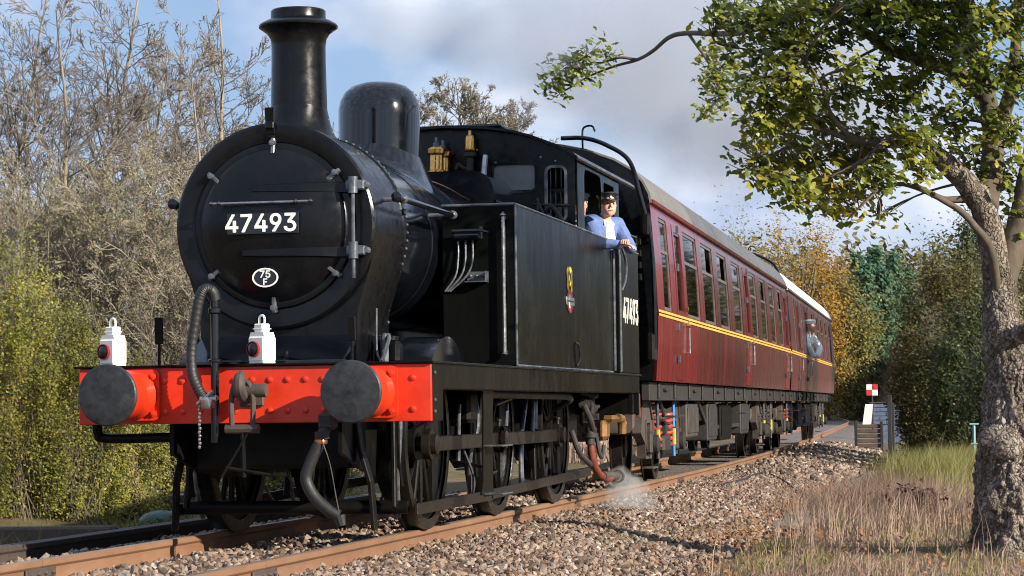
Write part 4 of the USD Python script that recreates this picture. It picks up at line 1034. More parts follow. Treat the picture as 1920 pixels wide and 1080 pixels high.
    for k, by_ in enumerate(bogie_y):
        bogie(Q, by_, k == 0)
    for (a, b, z0, z1, mt) in underboxes:
        for s in (1, -1):
            Q('equipment_box', [cbox(s * .75, s * 1.15, a, b, z0, z1, .02), cbox(s * 1.15, s * 1.165, a + .05, b - .05, z0 + .06, z1 - .06, .006)], mt, smooth=False)
    Q('truss_rod', [bar((s * 1.1, a, 1.0), (s * 1.1, b, .6), .06, .05) for s in (1, -1) for a, b in ((length * .30, length * .36), (length * .7, length * .64))] + [bar((s * 1.1, length * .36, .6), (s * 1.1, length * .64, .6), .06, .05) for s in (1, -1)] + [bar((s * 1.1, length * f, .98), (s * 1.1, length * f, .6), .06, .05, (0, 1, 0)) for s in (1, -1) for f in (.36, .5, .64)], 'under_grey', each=True)
    Q('brake_gear', [rod((.9, length * f, .45), (.9, length * f + 1.3, .55), .04) for f in (.28, .42, .55, .66)] + [cbox(.7, 1.0, length * f, length * f + .3, .5, .9, .05) for f in (.31, .46, .6)], 'under_grey', each=True)
    Q('footboard', [cbox(s * 1.2, s * 1.33, d[0], d[1], .78, .8) for d in doors for s in (1, -1)], 'under_grey', each=True)
    return t


def bogie(Q, yb, fancy):
    fr = []
    for s in (1, -1):
        pl = sg.Polygon([(-1.95, .62), (-1.75, .98), (-1.45, 1.02), (-1.1, .96), (-.9, .78), (.9, .78), (1.1, .96), (1.45, 1.02), (1.75, .98), (1.95, .62), (1.6, .5), (1.55, .33), (1.05, .33), (.95, .6), (-.95, .6), (-1.05, .33), (-1.55, .33), (-1.6, .5)])
        for a in (-1.3, 1.3):
            pl = pl.difference(rrect(a - .16, a + .16, .42, .74, .05))
        fr += [extr(pl, .06, (s * 1.03 - .03, yb, 0), 'yz'), extr(pl.boundary.buffer(.018), .1, (s * 1.03 - .05, yb, 0), 'yz')]
    fr += [cbox(-1.0, 1.0, yb - .3, yb + .3, .62, .95, .03), cbox(-1.0, 1.0, yb - 1.95, yb - 1.85, .6, .85, .02), cbox(-1.0, 1.0, yb + 1.85, yb + 1.95, .6, .85, .02)]
    b = Q('bogie', fr, 'under_brown', smooth=False)
    for a in (-1.3, 1.3):
        for s in (1, -1):
            Q('bogie_wheel', lathe([(0, -.06), (.12, -.06), (.13, -.03), (.37, -.02), (.38, -.07), (.457, -.07), (.457, .045), (.485, .055), (.485, .07), (.38, .07), (.37, .03), (.13, .03), (0, .06)] if s < 0 else [(0, .06), (.12, .06), (.13, .03), (.37, .02), (.38, .07), (.457, .07), (.457, -.045), (.485, -.055), (.485, -.07), (.38, -.07), (.37, -.03), (.13, -.03), (0, -.06)], (s * .755, yb + a, .457), 'x', 40), 'motion_steel', b)
            Q('axlebox', [cbox(s * .95, s * 1.14, yb + a - .14, yb + a + .14, .36, .62, .03), lathe([(.11, 0), (.11, .05), (.06, .07), (0, .07)] if s > 0 else [(.11, 0), (.11, -.05), (.06, -.07), (0, -.07)], (s * 1.14, yb + a, .48), 'x', 18)], 'under_grey', b)
    for s in (1, -1):
        for c_ in (-.55, .55):
            z = np.linspace(.45, .82, 61)
            a = np.linspace(0, 2 * PI * 5, 61)
            Q('coil_spring', tube(np.stack([s * 1.05 + .075 * np.cos(a), yb + c_ + .075 * np.sin(a), z], 1), .022, 6), 'spring_red' if fancy else 'under_grey', b)
        for c_ in (-.78, .8):
            Q('damper', [rod((s * 1.12, yb + c_, .44), (s * 1.12, yb + c_, .64), .03, 10)], 'damper_yellow', b)
            Q('damper_rod', [rod((s * 1.12, yb + c_, .66), (s * 1.12, yb + c_, .95), .02, 8), rod((s * 1.12, yb + c_, .3), (s * 1.12, yb + c_, .44), .02, 8)], 'strap_blue' if (c_ > 0 and fancy) else 'worn_edge', b, each=True)
        Q('brake_cylinder', [lathe([(0, -.15), (.1, -.15), (.1, .15), (0, .15)], (s * 1.02, yb + .15, .66), 'y', 16), cbox(s * .95, s * 1.13, yb - .2, yb + .42, .36, .56, .03), tube(smooth_path([(s * 1.1, yb - .9, 1.0), (s * 1.12, yb - .6, .98), (s * 1.12, yb - .2, .8)]), .025, 8), rod((s * 1.1, yb - .7, .86), (s * 1.1, yb + .1, .87), .02)], 'under_grey', b, each=True)
        Q('bogie_step', [cbox(s * 1.02, s * 1.16, yb - 1.5, yb - 1.1, .2, .22, .004)], 'under_brown', b)


c1 = (-.045, 10.15, 0)
A1 = math.atan2(.60, 20.75)
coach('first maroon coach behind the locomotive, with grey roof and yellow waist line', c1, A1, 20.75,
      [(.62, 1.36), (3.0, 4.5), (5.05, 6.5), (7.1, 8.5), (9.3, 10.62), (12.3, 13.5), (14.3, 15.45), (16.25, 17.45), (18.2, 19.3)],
      [(1.85, 2.75), (11.15, 12.05), (19.55, 20.5)], 'maroon', [(-.02, 4.2, 'roof_grey'), (4.2, 20.77, 'roof_dark')], dark_from=4.5,
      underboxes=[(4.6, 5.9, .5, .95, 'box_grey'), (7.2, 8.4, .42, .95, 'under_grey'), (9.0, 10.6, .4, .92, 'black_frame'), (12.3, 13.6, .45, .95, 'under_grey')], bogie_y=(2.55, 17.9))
A2 = math.atan2(.73, 19.3)
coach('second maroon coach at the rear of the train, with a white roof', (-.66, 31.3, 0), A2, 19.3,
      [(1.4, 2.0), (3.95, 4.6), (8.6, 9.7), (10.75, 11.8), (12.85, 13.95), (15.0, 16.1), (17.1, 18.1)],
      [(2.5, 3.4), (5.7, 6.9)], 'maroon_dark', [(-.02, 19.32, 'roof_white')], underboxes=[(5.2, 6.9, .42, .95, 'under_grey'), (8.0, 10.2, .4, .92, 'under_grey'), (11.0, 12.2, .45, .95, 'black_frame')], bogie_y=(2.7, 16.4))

# ------------------------------------------------------------------ people
def head_parts(t, c, face, skin_mesh_scale=1.0):
    pass


def person(name_label, loc, turn, cap, look, lean=0.0, arm=True, lean_y=0.0):
    """a man seen from the chest up, standing on the cab floor; built facing +x in his own frame, then turned"""
    t = thing('person', name_label, 'person', loc, turn, None, local=True)
    H = 1.70
    lx, ly = lean, lean_y
    hd = np.array([lx * 1.15 + .02, ly * 1.15, 1.58])
    J = {
        'hipL': ((0, .1, .92), .12), 'hipR': ((0, -.1, .92), .12), 'knL': ((.02, .1, .5), .07), 'knR': ((.02, -.1, .5), .07), 'anL': ((0, .1, .09), .05), 'anR': ((0, -.1, .09), .05),
        'toL': ((.14, .1, .05), .045), 'toR': ((.14, -.1, .05), .045),
        'belly': ((.02 + lx * .3, ly * .3, 1.08), (.12, .155, .12)), 'chest': ((lx * .75, ly * .75, 1.3), (.115, .165, .13)),
        'shL': ((lx * .9, ly * .9 + .17, 1.39), .068), 'shR': ((lx * .9, ly * .9 - .17, 1.39), .068),
        'nk0': ((lx, ly, 1.4), .06), 'nk1': ((lx * 1.08, ly * 1.08, 1.5), .052),
    }
    if arm:
        J.update({'elR': ((.2 + lx * .9, -.2 + ly * .9, 1.18), .045), 'wrR': ((.34 + lx * .9, -.06 + ly * .9, 1.17), .034),
                  'elL': ((.18 + lx * .9, .2 + ly * .9, 1.15), .045), 'wrL': ((.33 + lx * .9, .03 + ly * .9, 1.19), .034)})
    else:
        J.update({'elR': ((.05, -.28, 1.13), .05), 'wrR': ((.16, -.26, .95), .034), 'elL': ((.05, .28, 1.13), .05), 'wrL': ((.16, .26, .95), .034)})
    bones = [('hipL', 'hipR', 'belly'), ('belly', 'chest'), ('chest', 'shL', 'shR', 'nk0'), ('nk0', 'nk1'), ('hipL', 'knL'), ('knL', 'anL'), ('anL', 'toL'), ('hipR', 'knR'), ('knR', 'anR'), ('anR', 'toR'),
             ('shL', 'elL'), ('elL', 'wrL'), ('shR', 'elR'), ('elR', 'wrR')]
    # hands: palm and five fingers
    for sd in ('L', 'R'):
        w = np.array(J['wr' + sd][0]); e = np.array(J['el' + sd][0])
        d = w - e; d /= np.linalg.norm(d)
        side = np.cross(d, (0, 0, 1)); side /= np.linalg.norm(side)
        if sd == 'R':
            side = -side
        J['p0' + sd] = (w + d * .03, .026); J['p1' + sd] = (w + d * .085 + side * .028, .015); J['p2' + sd] = (w + d * .085 - side * .028, .015)
        bones.append(('wr' + sd, 'p0' + sd)); bones.append(('p0' + sd, 'p1' + sd, 'p2' + sd))
        for k, (o, ln) in enumerate(((.03, .062), (.011, .072), (-.01, .068), (-.029, .052))):
            b0 = w + d * .088 + side * o
            b1 = b0 + d * ln * .55 - np.array([0, 0, .012]); b2 = b1 + d * ln * .3 - np.array([0, 0, .03])
            for n_, p_, r_ in (('a', b0, .0095), ('b', b1, .009), ('c', b2, .008)):
                J['f%d%s%s' % (k, n_, sd)] = (p_, r_)
            bones += [('f%da%s' % (k, sd), 'f%db%s' % (k, sd)), ('f%db%s' % (k, sd), 'f%dc%s' % (k, sd))]
        tb = w + d * .035 + side * .03
        J['t0' + sd] = (tb, .012); J['t1' + sd] = (tb + side * .03 + d * .03 - np.array([0, 0, .012]), .01); J['t2' + sd] = (tb + side * .035 + d * .055 - np.array([0, 0, .025]), .009)
        bones += [('t0' + sd, 't1' + sd), ('t1' + sd, 't2' + sd)]
    # head in the look direction
    ca, sa_ = math.cos(look), math.sin(look)

    def hp(f, s_, z):
        return hd + np.array([ca * f - sa_ * s_, sa_ * f + ca * s_, z])
    for nm, (f, s_, z, r_) in {'cr': (-.015, 0, .05, .083), 'bk': (-.04, 0, .03, .078), 'fo': (.035, 0, .045, .062), 'ja': (.05, 0, -.085, .034), 'ckL': (.045, .034, -.03, .036), 'ckR': (.045, -.034, -.03, .036), 'jL': (.01, .045, -.07, .03), 'jR': (.01, -.045, -.07, .03),
                               'nb': (.088, 0, .012, .011), 'nt': (.108, 0, -.024, .013), 'eaL': (-.01, .078, 0, .016), 'eaR': (-.01, -.078, 0, .016), 'ebL': (-.015, .08, -.03, .01), 'ebR': (-.015, -.08, -.03, .01), 'brL': (.082, .03, .028, .012), 'brR': (.082, -.03, .028, .012)}.items():
        J[nm] = (hp(f, s_, z), r_)
    bones += [('cr', 'bk', 'fo'), ('fo', 'ckL', 'ckR', 'cr'), ('ckL', 'ckR', 'ja', 'jL', 'jR'), ('cr', 'bk', 'jL', 'jR'), ('nb', 'nt'), ('nk1', 'jL', 'jR', 'bk'), ('eaL', 'ebL'), ('eaR', 'ebR'), ('brL', 'brR')]
    body = obj('body', hulls(J, bones, .022, 5), 'skin', t, smooth=True)
    # clothes
    Jc = {k: (v[0], np.asarray(v[1]) + .022) for k, v in J.items()}
    for sd in ('L', 'R'):
        w, e = np.array(J['wr' + sd][0]), np.array(J['el' + sd][0])
        Jc['wr' + sd] = (w + (e - w) * .12, .048)
    for sd in ('L', 'R'):
        Jc['sh' + sd] = (J['sh' + sd][0], .085); Jc['el' + sd] = (J['el' + sd][0], .06)
    jacket = hulls(Jc, [('hipL', 'hipR', 'belly'), ('belly', 'chest'), ('chest', 'shL', 'shR'), ('shL', 'elL'), ('elL', 'wrL'), ('shR', 'elR'), ('elR', 'wrR')], .024, 4)
    v = np.array(jacket.vertices)
    n_ = np.array(jacket.vertex_normals)
    v += n_ * (.016 * (meshkit.fbm(v * [14, 14, 22], 3, 5) - .5))[:, None]
    jacket = trimesh.Trimesh(v, jacket.faces, process=False)
    obj('jacket', jacket, 'denim', t, smooth=True)
    obj('trousers', hulls(Jc, [('hipL', 'hipR'), ('hipL', 'knL'), ('knL', 'anL'), ('hipR', 'knR'), ('knR', 'anR')], .05, 3), 'cap_black', t, smooth=True)
    obj('boots', hulls(Jc, [('anL', 'toL'), ('anR', 'toR')], .03, 2), 'cap_black', t, smooth=True)
    ch = np.array(J['chest'][0])
    cl = np.array([ch[0], ch[1], 0])
    # shirt front and collar
    obj('shirt', [trimesh.convex.convex_hull(np.array([cl + (.146, a, z) for a, z in ((.035, 1.41), (-.035, 1.41), (.075, 1.2), (-.06, 1.2))] + [cl + (.10, a, z) for a, z in ((.05, 1.42), (-.05, 1.42), (.08, 1.18), (-.08, 1.18))] + [cl + (.155, 0, 1.25)])),
                  lathe([(.062, 0), (.06, .03), (.056, .045), (.05, .045), (.05, 0)], (J['nk0'][0][0], J['nk0'][0][1], 1.415), 'z', 18)], 'shirt', t)
    obj('collar', [bar(cl + (.095, s_ * .03, 1.425), cl + (.135, s_ * .06, 1.375), .03, .01) for s_ in (1, -1)], 'shirt', t, each=True)
    hair = []
    for a in np.linspace(.35 * PI, 1.65 * PI, 9):
        hair.append(hp(-.02 + .087 * math.cos(a), .083 * math.sin(a), .03)); hair.append(hp(-.02 + .08 * math.cos(a), .08 * math.sin(a), -.045 - .03 * (-math.cos(a))))
    hh = trimesh.convex.convex_hull(np.array(hair))
    obj('hair', hh, 'hair', t, smooth=True)
    eyes = [lathe([(0, -.011), (.009, -.006), (.011, 0), (.009, .006), (0, .011)], hp(.083, s_ * .031, .006), 'z', 10) for s_ in (1, -1)]
    obj('eyes', eyes, 'eye', t, smooth=True)
    obj('mouth', tube([hp(.082, .024, -.062), hp(.088, 0, -.06), hp(.082, -.024, -.062)], [.005, .008, .005], 6), 'lip', t)

    def ring(r, z, f=0.0, tilt=0.0):
        return [hp(f - .012 + r * math.cos(a), r * .93 * math.sin(a), z + tilt * math.cos(a)) for a in np.linspace(0, 2 * PI, 28, endpoint=False)]
    rings = [ring(.097, .045, 0, .012), ring(.099, .075, 0, .012), ring(.12, .098, 0, .012), ring(.114, .112, 0, .01), ring(.05, .118, 0, .004)]
    V = np.vstack(rings + [[hp(-.012, 0, .119)]])
    F = []
    for k in range(4):
        for j in range(28):
            a, b = k * 28 + j, k * 28 + (j + 1) % 28
            F += [(a, b, b + 28), (a, b + 28, a + 28)]
    F += [(112 + j, 112 + (j + 1) % 28, 140) for j in range(28)]
    cm = trimesh.Trimesh(V, F, process=False)
    cp = obj('cap', cm, cap, t, smooth=40)
    pk = np.array([hp(.08 + .075 * math.cos(a) * (1 if abs(a) < PI / 2 else 0), .085 * math.sin(a), .05 - .02 * math.cos(a)) for a in np.linspace(-PI / 2, PI / 2, 13)] + [hp(.06, s_ * .08, .056) for s_ in (1, -1)])
    obj('cap_peak', trimesh.convex.convex_hull(np.vstack([pk, pk + (0, 0, .008)])), cap, cp, smooth=40)
    obj('cap_badge', lathe([(.016, 0), (.012, .006), (0, .007)], hp(.092, 0, .07), 'x', 12), 'badge', cp)
    return t


person('driver in black cap and blue jacket leaning out of the cab doorway', (1.06, 7.5, 1.33), math.radians(-42), 'cap_black', math.radians(-18), lean=.24)
person('person in grey cap inside the cab behind the driver', (.93, 7.83, 1.38), math.radians(-120), 'cap_grey', math.radians(10), lean=.04, arm=False)

# the guard leaning from the second coach: only the white-shirted upper body shows outside the door
gd = thing('person', 'guard in white shirt leaning out of a door window of the second coach', 'person', (.30, 37.9, 1.32), math.radians(-25), None, local=True)
GJ = {'hip': ((-.1, 0, .75), (.12, .16, .12)), 'ch': ((.1, 0, 1.02), (.13, .18, .14)), 'sL': ((.14, .17, 1.1), .07), 'sR': ((.14, -.17, 1.1), .07), 'n': ((.2, 0, 1.2), .055), 'h': ((.24, 0, 1.33), .085), 'hj': ((.29, 0, 1.25), .045), 'h2': ((.2, 0, 1.36), .085), 'no': ((.34, 0, 1.31), .012),
      'eL': ((.3, .24, .85), .05), 'wL': ((.34, .1, .68), .04), 'fL': ((.36, .03, .64), .03), 'eR': ((.3, -.24, .85), .05), 'wR': ((.34, -.12, .68), .04), 'fR': ((.36, -.05, .64), .03), 'kL': ((-.1, .1, .4), .08), 'aL': ((-.12, .1, .07), .05), 'kR': ((-.1, -.1, .4), .08), 'aR': ((-.12, -.1, .07), .05)}
obj('body', hulls(GJ, [('hip', 'ch'), ('ch', 'sL', 'sR', 'n'), ('n', 'h'), ('h', 'h2', 'hj'), ('h', 'no'), ('sL', 'eL'), ('eL', 'wL'), ('wL', 'fL'), ('sR', 'eR'), ('eR', 'wR'), ('wR', 'fR'), ('hip', 'kL'), ('kL', 'aL'), ('hip', 'kR'), ('kR', 'aR')], .03, 5), 'skin', gd, smooth=True)
GC = {k: (v[0], np.asarray(v[1]) + .025) for k, v in GJ.items()}
obj('shirt', hulls(GC, [('hip', 'ch'), ('ch', 'sL', 'sR'), ('sL', 'eL'), ('eL', 'wL'), ('sR', 'eR'), ('eR', 'wR')], .035, 4), 'shirt', gd, smooth=True)
obj('cap', lathe([(.1, 0), (.115, .03), (.12, .07), (.1, .09), (0, .095)], (.22, 0, 1.38), 'z', 20), 'shirt', gd)

# ------------------------------------------------------------------ lineside things
p = at(1670, 868, 24.5)
ps = thing('fence_post', 'slim black lineside post standing in the grass between track and bushes', 'post', tuple(p))
obj('post', [cbox(p[0] - .035, p[0] + .035, p[1] - .035, p[1] + .035, p[2] - .3, p[2] + 1.13, .006)], 'post_black', ps)
obj('post_angle', [cbox(p[0] + .036, p[0] + .075, p[1] - .02, p[1] + .02, p[2] - .2, p[2] + 1.0, .004)], 'under_grey', ps)
p = at(1827, 838, 22.0)
ps = thing('marker_post', 'short pale teal marker post in front of the dark bushes', 'post', tuple(p))
obj('post', [rod(p - (0, 0, .4), p + (0, 0, .34), .022, 8)], 'post_teal', ps)
obj('cap', [cbox(p[0] - .07, p[0] + .07, p[1] - .03, p[1] + .03, p[2] + .34, p[2] + .37, .005), cbox(p[0] - .05, p[0] + .05, p[1] - .03, p[1] + .03, p[2] + .04, p[2] + .06, .005)], 'post_teal', ps)
p = at(1635, 731, 66.0)
ps = thing('checkered_board', 'small red and white quartered board on a post beyond the train', 'sign', tuple(p - (0, 0, 1.2)))
w = .19
for i in (0, 1):
    for j in (0, 1):
        obj('panel', cbox(p[0] + (i - 1) * w, p[0] + i * w, p[1], p[1] + .02, p[2] + (j - 1) * w, p[2] + j * w, .003), 'white_paint' if (i + j) == 1 else 'board_red', ps)
obj('post', [rod(p + (0, .05, -1.4), p + (0, .05, .15), .03, 8)], 'post_black', ps)
p0, p1 = at(1632, 790, 60.0), at(1690, 790, 60.0)
ps = thing('parapet_wall', 'low brick bridge parapet coloured blue-grey for shade, with a white painted end', 'wall', tuple(p0 - (0, 0, .6)))
rb = random.Random(8)
H_ = .62
for r_ in range(5):
    x = p0[0] + .1
    while x < p1[0]:
        bw_ = .4
        obj('brick', cbox(x + .006, min(x + bw_ - .006, p1[0]), p0[1] - .1 + rb.uniform(-.01, .01), p0[1] + .14, p0[2] - .1 + r_ * .13 + .006, p0[2] - .1 + (r_ + 1) * .13 - .006, .01), 'brick_shade_blue', ps)
        x += bw_ - (.2 if (r_ % 2 and x == p0[0] + .1) else 0)
obj('wall_core', cbox(p0[0] + .1, p1[0], p0[1] - .06, p0[1] + .12, p0[2] - 1.1, p0[2] + .54), 'brick_shade_blue', ps)
obj('coping', cbox(p0[0] - .02, p1[0] + .02, p0[1] - .14, p0[1] + .18, p0[2] + .55, p0[2] + .6, .015), 'box_grey', ps)
obj('white_end', [extr(sg.Polygon([(p0[0] - .24, p0[2] - .12), (p0[0] + .02, p0[2] - .12), (p0[0] + .1, p0[2] + .54), (p0[0] - .14, p0[2] + .54)]), .26, (0, p0[1] - .12, 0))], 'white_paint', ps, smooth=False)
p0 = at(1622, 832, 47.0)
ps = thing('timber_crib', 'dark stacked timber retaining crib beside the track beyond the coaches', 'retaining wall', tuple(p0))
for k in range(5):
    obj('timber', cbox(p0[0] - .18, p0[0] + .4, p0[1] - .1, p0[1] + .1, p0[2] - .1 + k * .125, p0[2] + k * .125, .012), 'sleeper_wood', ps)
obj('upright', [cbox(p0[0] - .26, p0[0] - .18, p0[1] - .14, p0[1] - .06, p0[2] - .3, p0[2] + .6, .01)], 'post_black', ps)
obj('upright', [cbox(p0[0] + .4, p0[0] + .48, p0[1] - .14, p0[1] - .06, p0[2] - .3, p0[2] + .58, .01)], 'post_black', ps)
# green sheet left of the track
p = at(300, 974, 8.0)
mm = trimesh.creation.icosphere(subdivisions=3)
vv = np.array(mm.vertices) * [.2, .3, .09]
vv *= (1 + .5 * (meshkit.fbm(vv * 9, 3, 6) - .5))[:, None]
obj('crumpled_sheet', trimesh.Trimesh(vv + p, mm.faces, process=False), 'tarp_green', smooth=True, label='crumpled dark green plastic sheet on the ballast left of the locomotive', category='plastic sheet')

# ------------------------------------------------------------------ vegetation
def prisms(p0, p1, r0, r1, n=3):
    """many tapered twigs at once: one n-sided prism for each segment"""
    p0, p1 = np.asarray(p0), np.asarray(p1)
    d = p1 - p0
    d = d / (np.linalg.norm(d, axis=1, keepdims=True) + 1e-9)
    a = np.where(np.abs(d[:, 2:3]) < .9, [[0, 0, 1.0]], [[1.0, 0, 0]])
    u = np.cross(d, a); u /= np.linalg.norm(u, axis=1, keepdims=True)
    w = np.cross(d, u)
    ang = np.arange(n) / n * 2 * PI
    c = np.cos(ang)[None, :, None] * u[:, None] + np.sin(ang)[None, :, None] * w[:, None]
    A = p0[:, None] + c * np.reshape(r0, (-1, 1, 1))
    B = p1[:, None] + c * np.reshape(r1, (-1, 1, 1))
    V = np.concatenate([A, B], 1)
    F = []
    for j in range(n):
        k = (j + 1) % n
        F += [(j, n + k, k), (j, n + j, n + k)]
    F = np.array(F)[None] + (np.arange(len(p0)) * 2 * n)[:, None, None]
    return V.reshape(-1, 3), F.reshape(-1, 3)


def leaves(pts, size, rng, shape='diamond', droop=0.25, up_bias=.35):
    """leaf-sized faces at pts: each a bent blade of 2 or 6 triangles"""
    n = len(pts)
    s = size * rng.uniform(.65, 1.3, n)
    # leaves turn towards the light
    nrm = rng.normal(size=(n, 3)); nrm[:, 2] = np.abs(nrm[:, 2]) + up_bias
    nrm += 1.05 * SUNDIR
    nrm /= np.linalg.norm(nrm, axis=1, keepdims=True)
    t = rng.normal(size=(n, 3)); t[:, 2] -= droop
    t -= nrm * (t * nrm).sum(1, keepdims=True); t /= np.linalg.norm(t, axis=1, keepdims=True)
    b = np.cross(nrm, t)
    if shape == 'diamond':
        L_ = np.array([(0, 0, 0), (.5, .3, -.06), (1, 0, -.02), (.5, -.3, -.06)])
        T_ = np.array([(0, 1, 2), (0, 2, 3)])
    else:       # lobed oak leaf
        L_ = np.array([(0, 0, 0), (.28, .17, -.03), (.42, .12, 0), (.6, .3, -.07), (.75, .2, -.03), (1.0, 0, -.12), (.75, -.2, -.03), (.6, -.3, -.07), (.42, -.12, 0), (.28, -.17, -.03)])
        T_ = np.array([(0, 1, 9), (1, 2, 8), (1, 8, 9), (2, 3, 4), (2, 4, 6), (2, 6, 8), (6, 7, 8), (4, 5, 6)])
    V = pts[:, None] + s[:, None, None] * (L_[None, :, 0:1] * t[:, None] + L_[None, :, 1:2] * b[:, None] + L_[None, :, 2:3] * nrm[:, None])
    F = T_[None] + (np.arange(n) * len(L_))[:, None, None]
    return V.reshape(-1, 3), F.reshape(-1, 3)


def grow(rng, start, dirs, length, r, k, wob, grav):
    """n branches as polylines of k segments: returns points (n, k+1, 3) and radii (n, k+1)"""
    n = len(start)
    P_ = [start]; d = dirs / np.linalg.norm(dirs, axis=1, keepdims=True)
    for i in range(k):
        d = d + rng.normal(size=(n, 3)) * wob + np.array([0, 0, grav])
        d /= np.linalg.norm(d, axis=1, keepdims=True)
        P_.append(P_[-1] + d * (length / k)[:, None])
    R_ = r[:, None] * np.linspace(1, .3, k + 1)[None]
    return np.stack(P_, 1), R_


def spawn(rng, P_, R_, m, t0, ang, lratio, length, rratio):
    """m children on each branch"""
    n, k1, _ = P_.shape
    t = rng.uniform(t0, 1.0, (n, m))
    f = t * (k1 - 1); i = np.minimum(f.astype(int), k1 - 2); fr = (f - i)[..., None]
    ii = np.arange(n)[:, None]
    a, b = P_[ii, i], P_[ii, i + 1]
    st = a + (b - a) * fr
    d = b - a; d /= np.linalg.norm(d, axis=2, keepdims=True) + 1e-9
    q_ = rng.normal(size=d.shape); q_ -= d * (q_ * d).sum(2, keepdims=True); q_ /= np.linalg.norm(q_, axis=2, keepdims=True)
    an = rng.normal(ang, .18, (n, m))[..., None]
    nd = d * np.cos(an) + q_ * np.sin(an)
    ln = length[:, None] * lratio * (1.15 - .75 * t) * rng.uniform(.6, 1.25, (n, m))
    rr_ = (R_[ii, i]) * rratio * rng.uniform(.75, 1.1, (n, m))
    return st.reshape(-1, 3), nd.reshape(-1, 3), ln.reshape(-1), rr_.reshape(-1)


def segs(P_, R_):
    return P_[:, :-1].reshape(-1, 3), P_[:, 1:].reshape(-1, 3), R_[:, :-1].reshape(-1), R_[:, 1:].reshape(-1)


def tree_meshes(seed, H=11.0, r0=.13, m1=42, m2=9, m3_=7, t0=.16, spread=.3, ang=.95, leaf=0, leaf_size=.05, stems=1, twig_min=.006, fine=0):
    rng = np.random.default_rng(seed)
    n0 = stems
    st = rng.normal(size=(n0, 3)) * [.25, .25, 0] * (stems > 1)
    dr = np.tile([0, 0, 1.0], (n0, 1)) + rng.normal(size=(n0, 3)) * [.22, .22, 0] * (stems > 1) + rng.normal(size=(n0, 3)) * [.03, .03, 0]
    P0, R0 = grow(rng, st, dr, np.full(n0, H) * rng.uniform(.8, 1, n0), np.full(n0, r0), 12, .05, .03)
    R0 = r0 * np.linspace(1, .12, 13)[None] * np.ones((n0, 1))
    trunk = cat([tube(smooth_path(P0[i], 2), np.interp(np.linspace(0, 12, 25), np.arange(13), R0[i]), 8) for i in range(n0)])
    a = spawn(rng, P0, R0, m1, t0, ang, spread, np.full(n0, H), .45)
    P1, R1 = grow(rng, *a, 5, .13, .10)
    a = spawn(rng, P1, R1, m2, .2, .75, .5, a[2], .55)
    P2, R2 = grow(rng, *a, 4, .16, .06)
    a = spawn(rng, P2, R2, m3_, .15, .7, .5, a[2], .6)
    P3, R3 = grow(rng, a[0], a[1], a[2], np.maximum(a[3], twig_min), 3, .2, .03)
    S = [segs(P1, np.maximum(R1, twig_min)), segs(P2, np.maximum(R2, twig_min)), segs(P3, np.maximum(R3, twig_min * .8))]
    if fine:
        a = spawn(rng, P3, R3, fine, .2, .7, .6, a[2], .7)
        P4, R4 = grow(rng, a[0], a[1], a[2], np.full(len(a[0]), twig_min * .8), 2, .2, .0)
        S.append(segs(P4, np.maximum(R4, twig_min * .55)))
        tips = P4[:, 1:].reshape(-1, 3)
    else:
        tips = P3[:, 1:].reshape(-1, 3)
    S = [np.concatenate(x) for x in zip(*S)]
    crown = prisms(*S)
    lf = None
    if leaf:
        p_ = tips[rng.integers(0, len(tips), leaf)] + rng.normal(size=(leaf, 3)) * .05
        lf = leaves(p_, leaf_size, rng)
    return trunk, crown, lf


plain('bark_grey', (0.26, 0.215, 0.165), .85, var=.35, scale=4, bump=.5, bscale=14, stretch=(1, 1, .4), dirt=(.1, .085, .05), dirt_amt=.7)
island('twig_tan', [(0, (.1, .085, .075)), (.5, (.17, .145, .125)), (1, (.26, .22, .19))], rough=.8)
island('twig_pale', [(0, (.17, .145, .115)), (.5, (.27, .23, .185)), (1, (.38, .33, .27))], rough=.8)
island('twig_dark', [(0, (.06, .05, .035)), (.5, (.12, .095, .06)), (1, (.2, .16, .1))], rough=.8)
island('leaf_tan', [(0, (.14, .135, .065)), (.4, (.22, .205, .11)), (.75, (.3, .27, .15)), (1, (.36, .3, .1))], trans=.3, rough=.7)
island('leaf_hedge', [(0, (.05, .07, .01)), (.3, (.15, .175, .025)), (.55, (.27, .27, .045)), (.8, (.42, .37, .07)), (.93, (.46, .34, .06)), (1, (.45, .2, .04))], trans=.4, rough=.5, spec=.5)
island('leaf_olive', [(0, (.12, .12, .055)), (.5, (.23, .215, .11)), (1, (.38, .35, .2))], trans=.3, rough=.6, spec=.4)
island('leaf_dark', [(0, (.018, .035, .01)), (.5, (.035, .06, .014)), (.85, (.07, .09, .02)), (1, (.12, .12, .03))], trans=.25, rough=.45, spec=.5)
island('leaf_bush', [(0, (.03, .04, .012)), (.4, (.07, .07, .02)), (.75, (.13, .115, .03)), (1, (.2, .17, .05))], trans=.3, rough=.55)
island('leaf_autumn', [(0, (.16, .1, .018)), (.35, (.28, .17, .024)), (.7, (.38, .21, .028)), (1, (.34, .14, .02))], trans=.35, rough=.6)
island('leaf_yellowgreen', [(0, (.11, .11, .028)), (.5, (.2, .18, .045)), (1, (.3, .25, .07))], trans=.35, rough=.6)
island('leaf_oak', [(0, (.035, .06, .01)), (.25, (.085, .12, .016)), (.5, (.18, .21, .026)), (.75, (.34, .33, .045)), (.92, (.4, .3, .035)), (1, (.42, .16, .02))], trans=.42, rough=.42, spec=.5)
island('needles', [(0, (.055, .125, .075)), (.5, (.09, .18, .105)), (1, (.15, .25, .15))], trans=.3, rough=.7)
island('grass_dry', [(0, (.14, .095, .075)), (.35, (.25, .17, .13)), (.65, (.34, .245, .19)), (.88, (.44, .35, .26)), (1, (.24, .23, .09))], trans=.2, rough=.8)
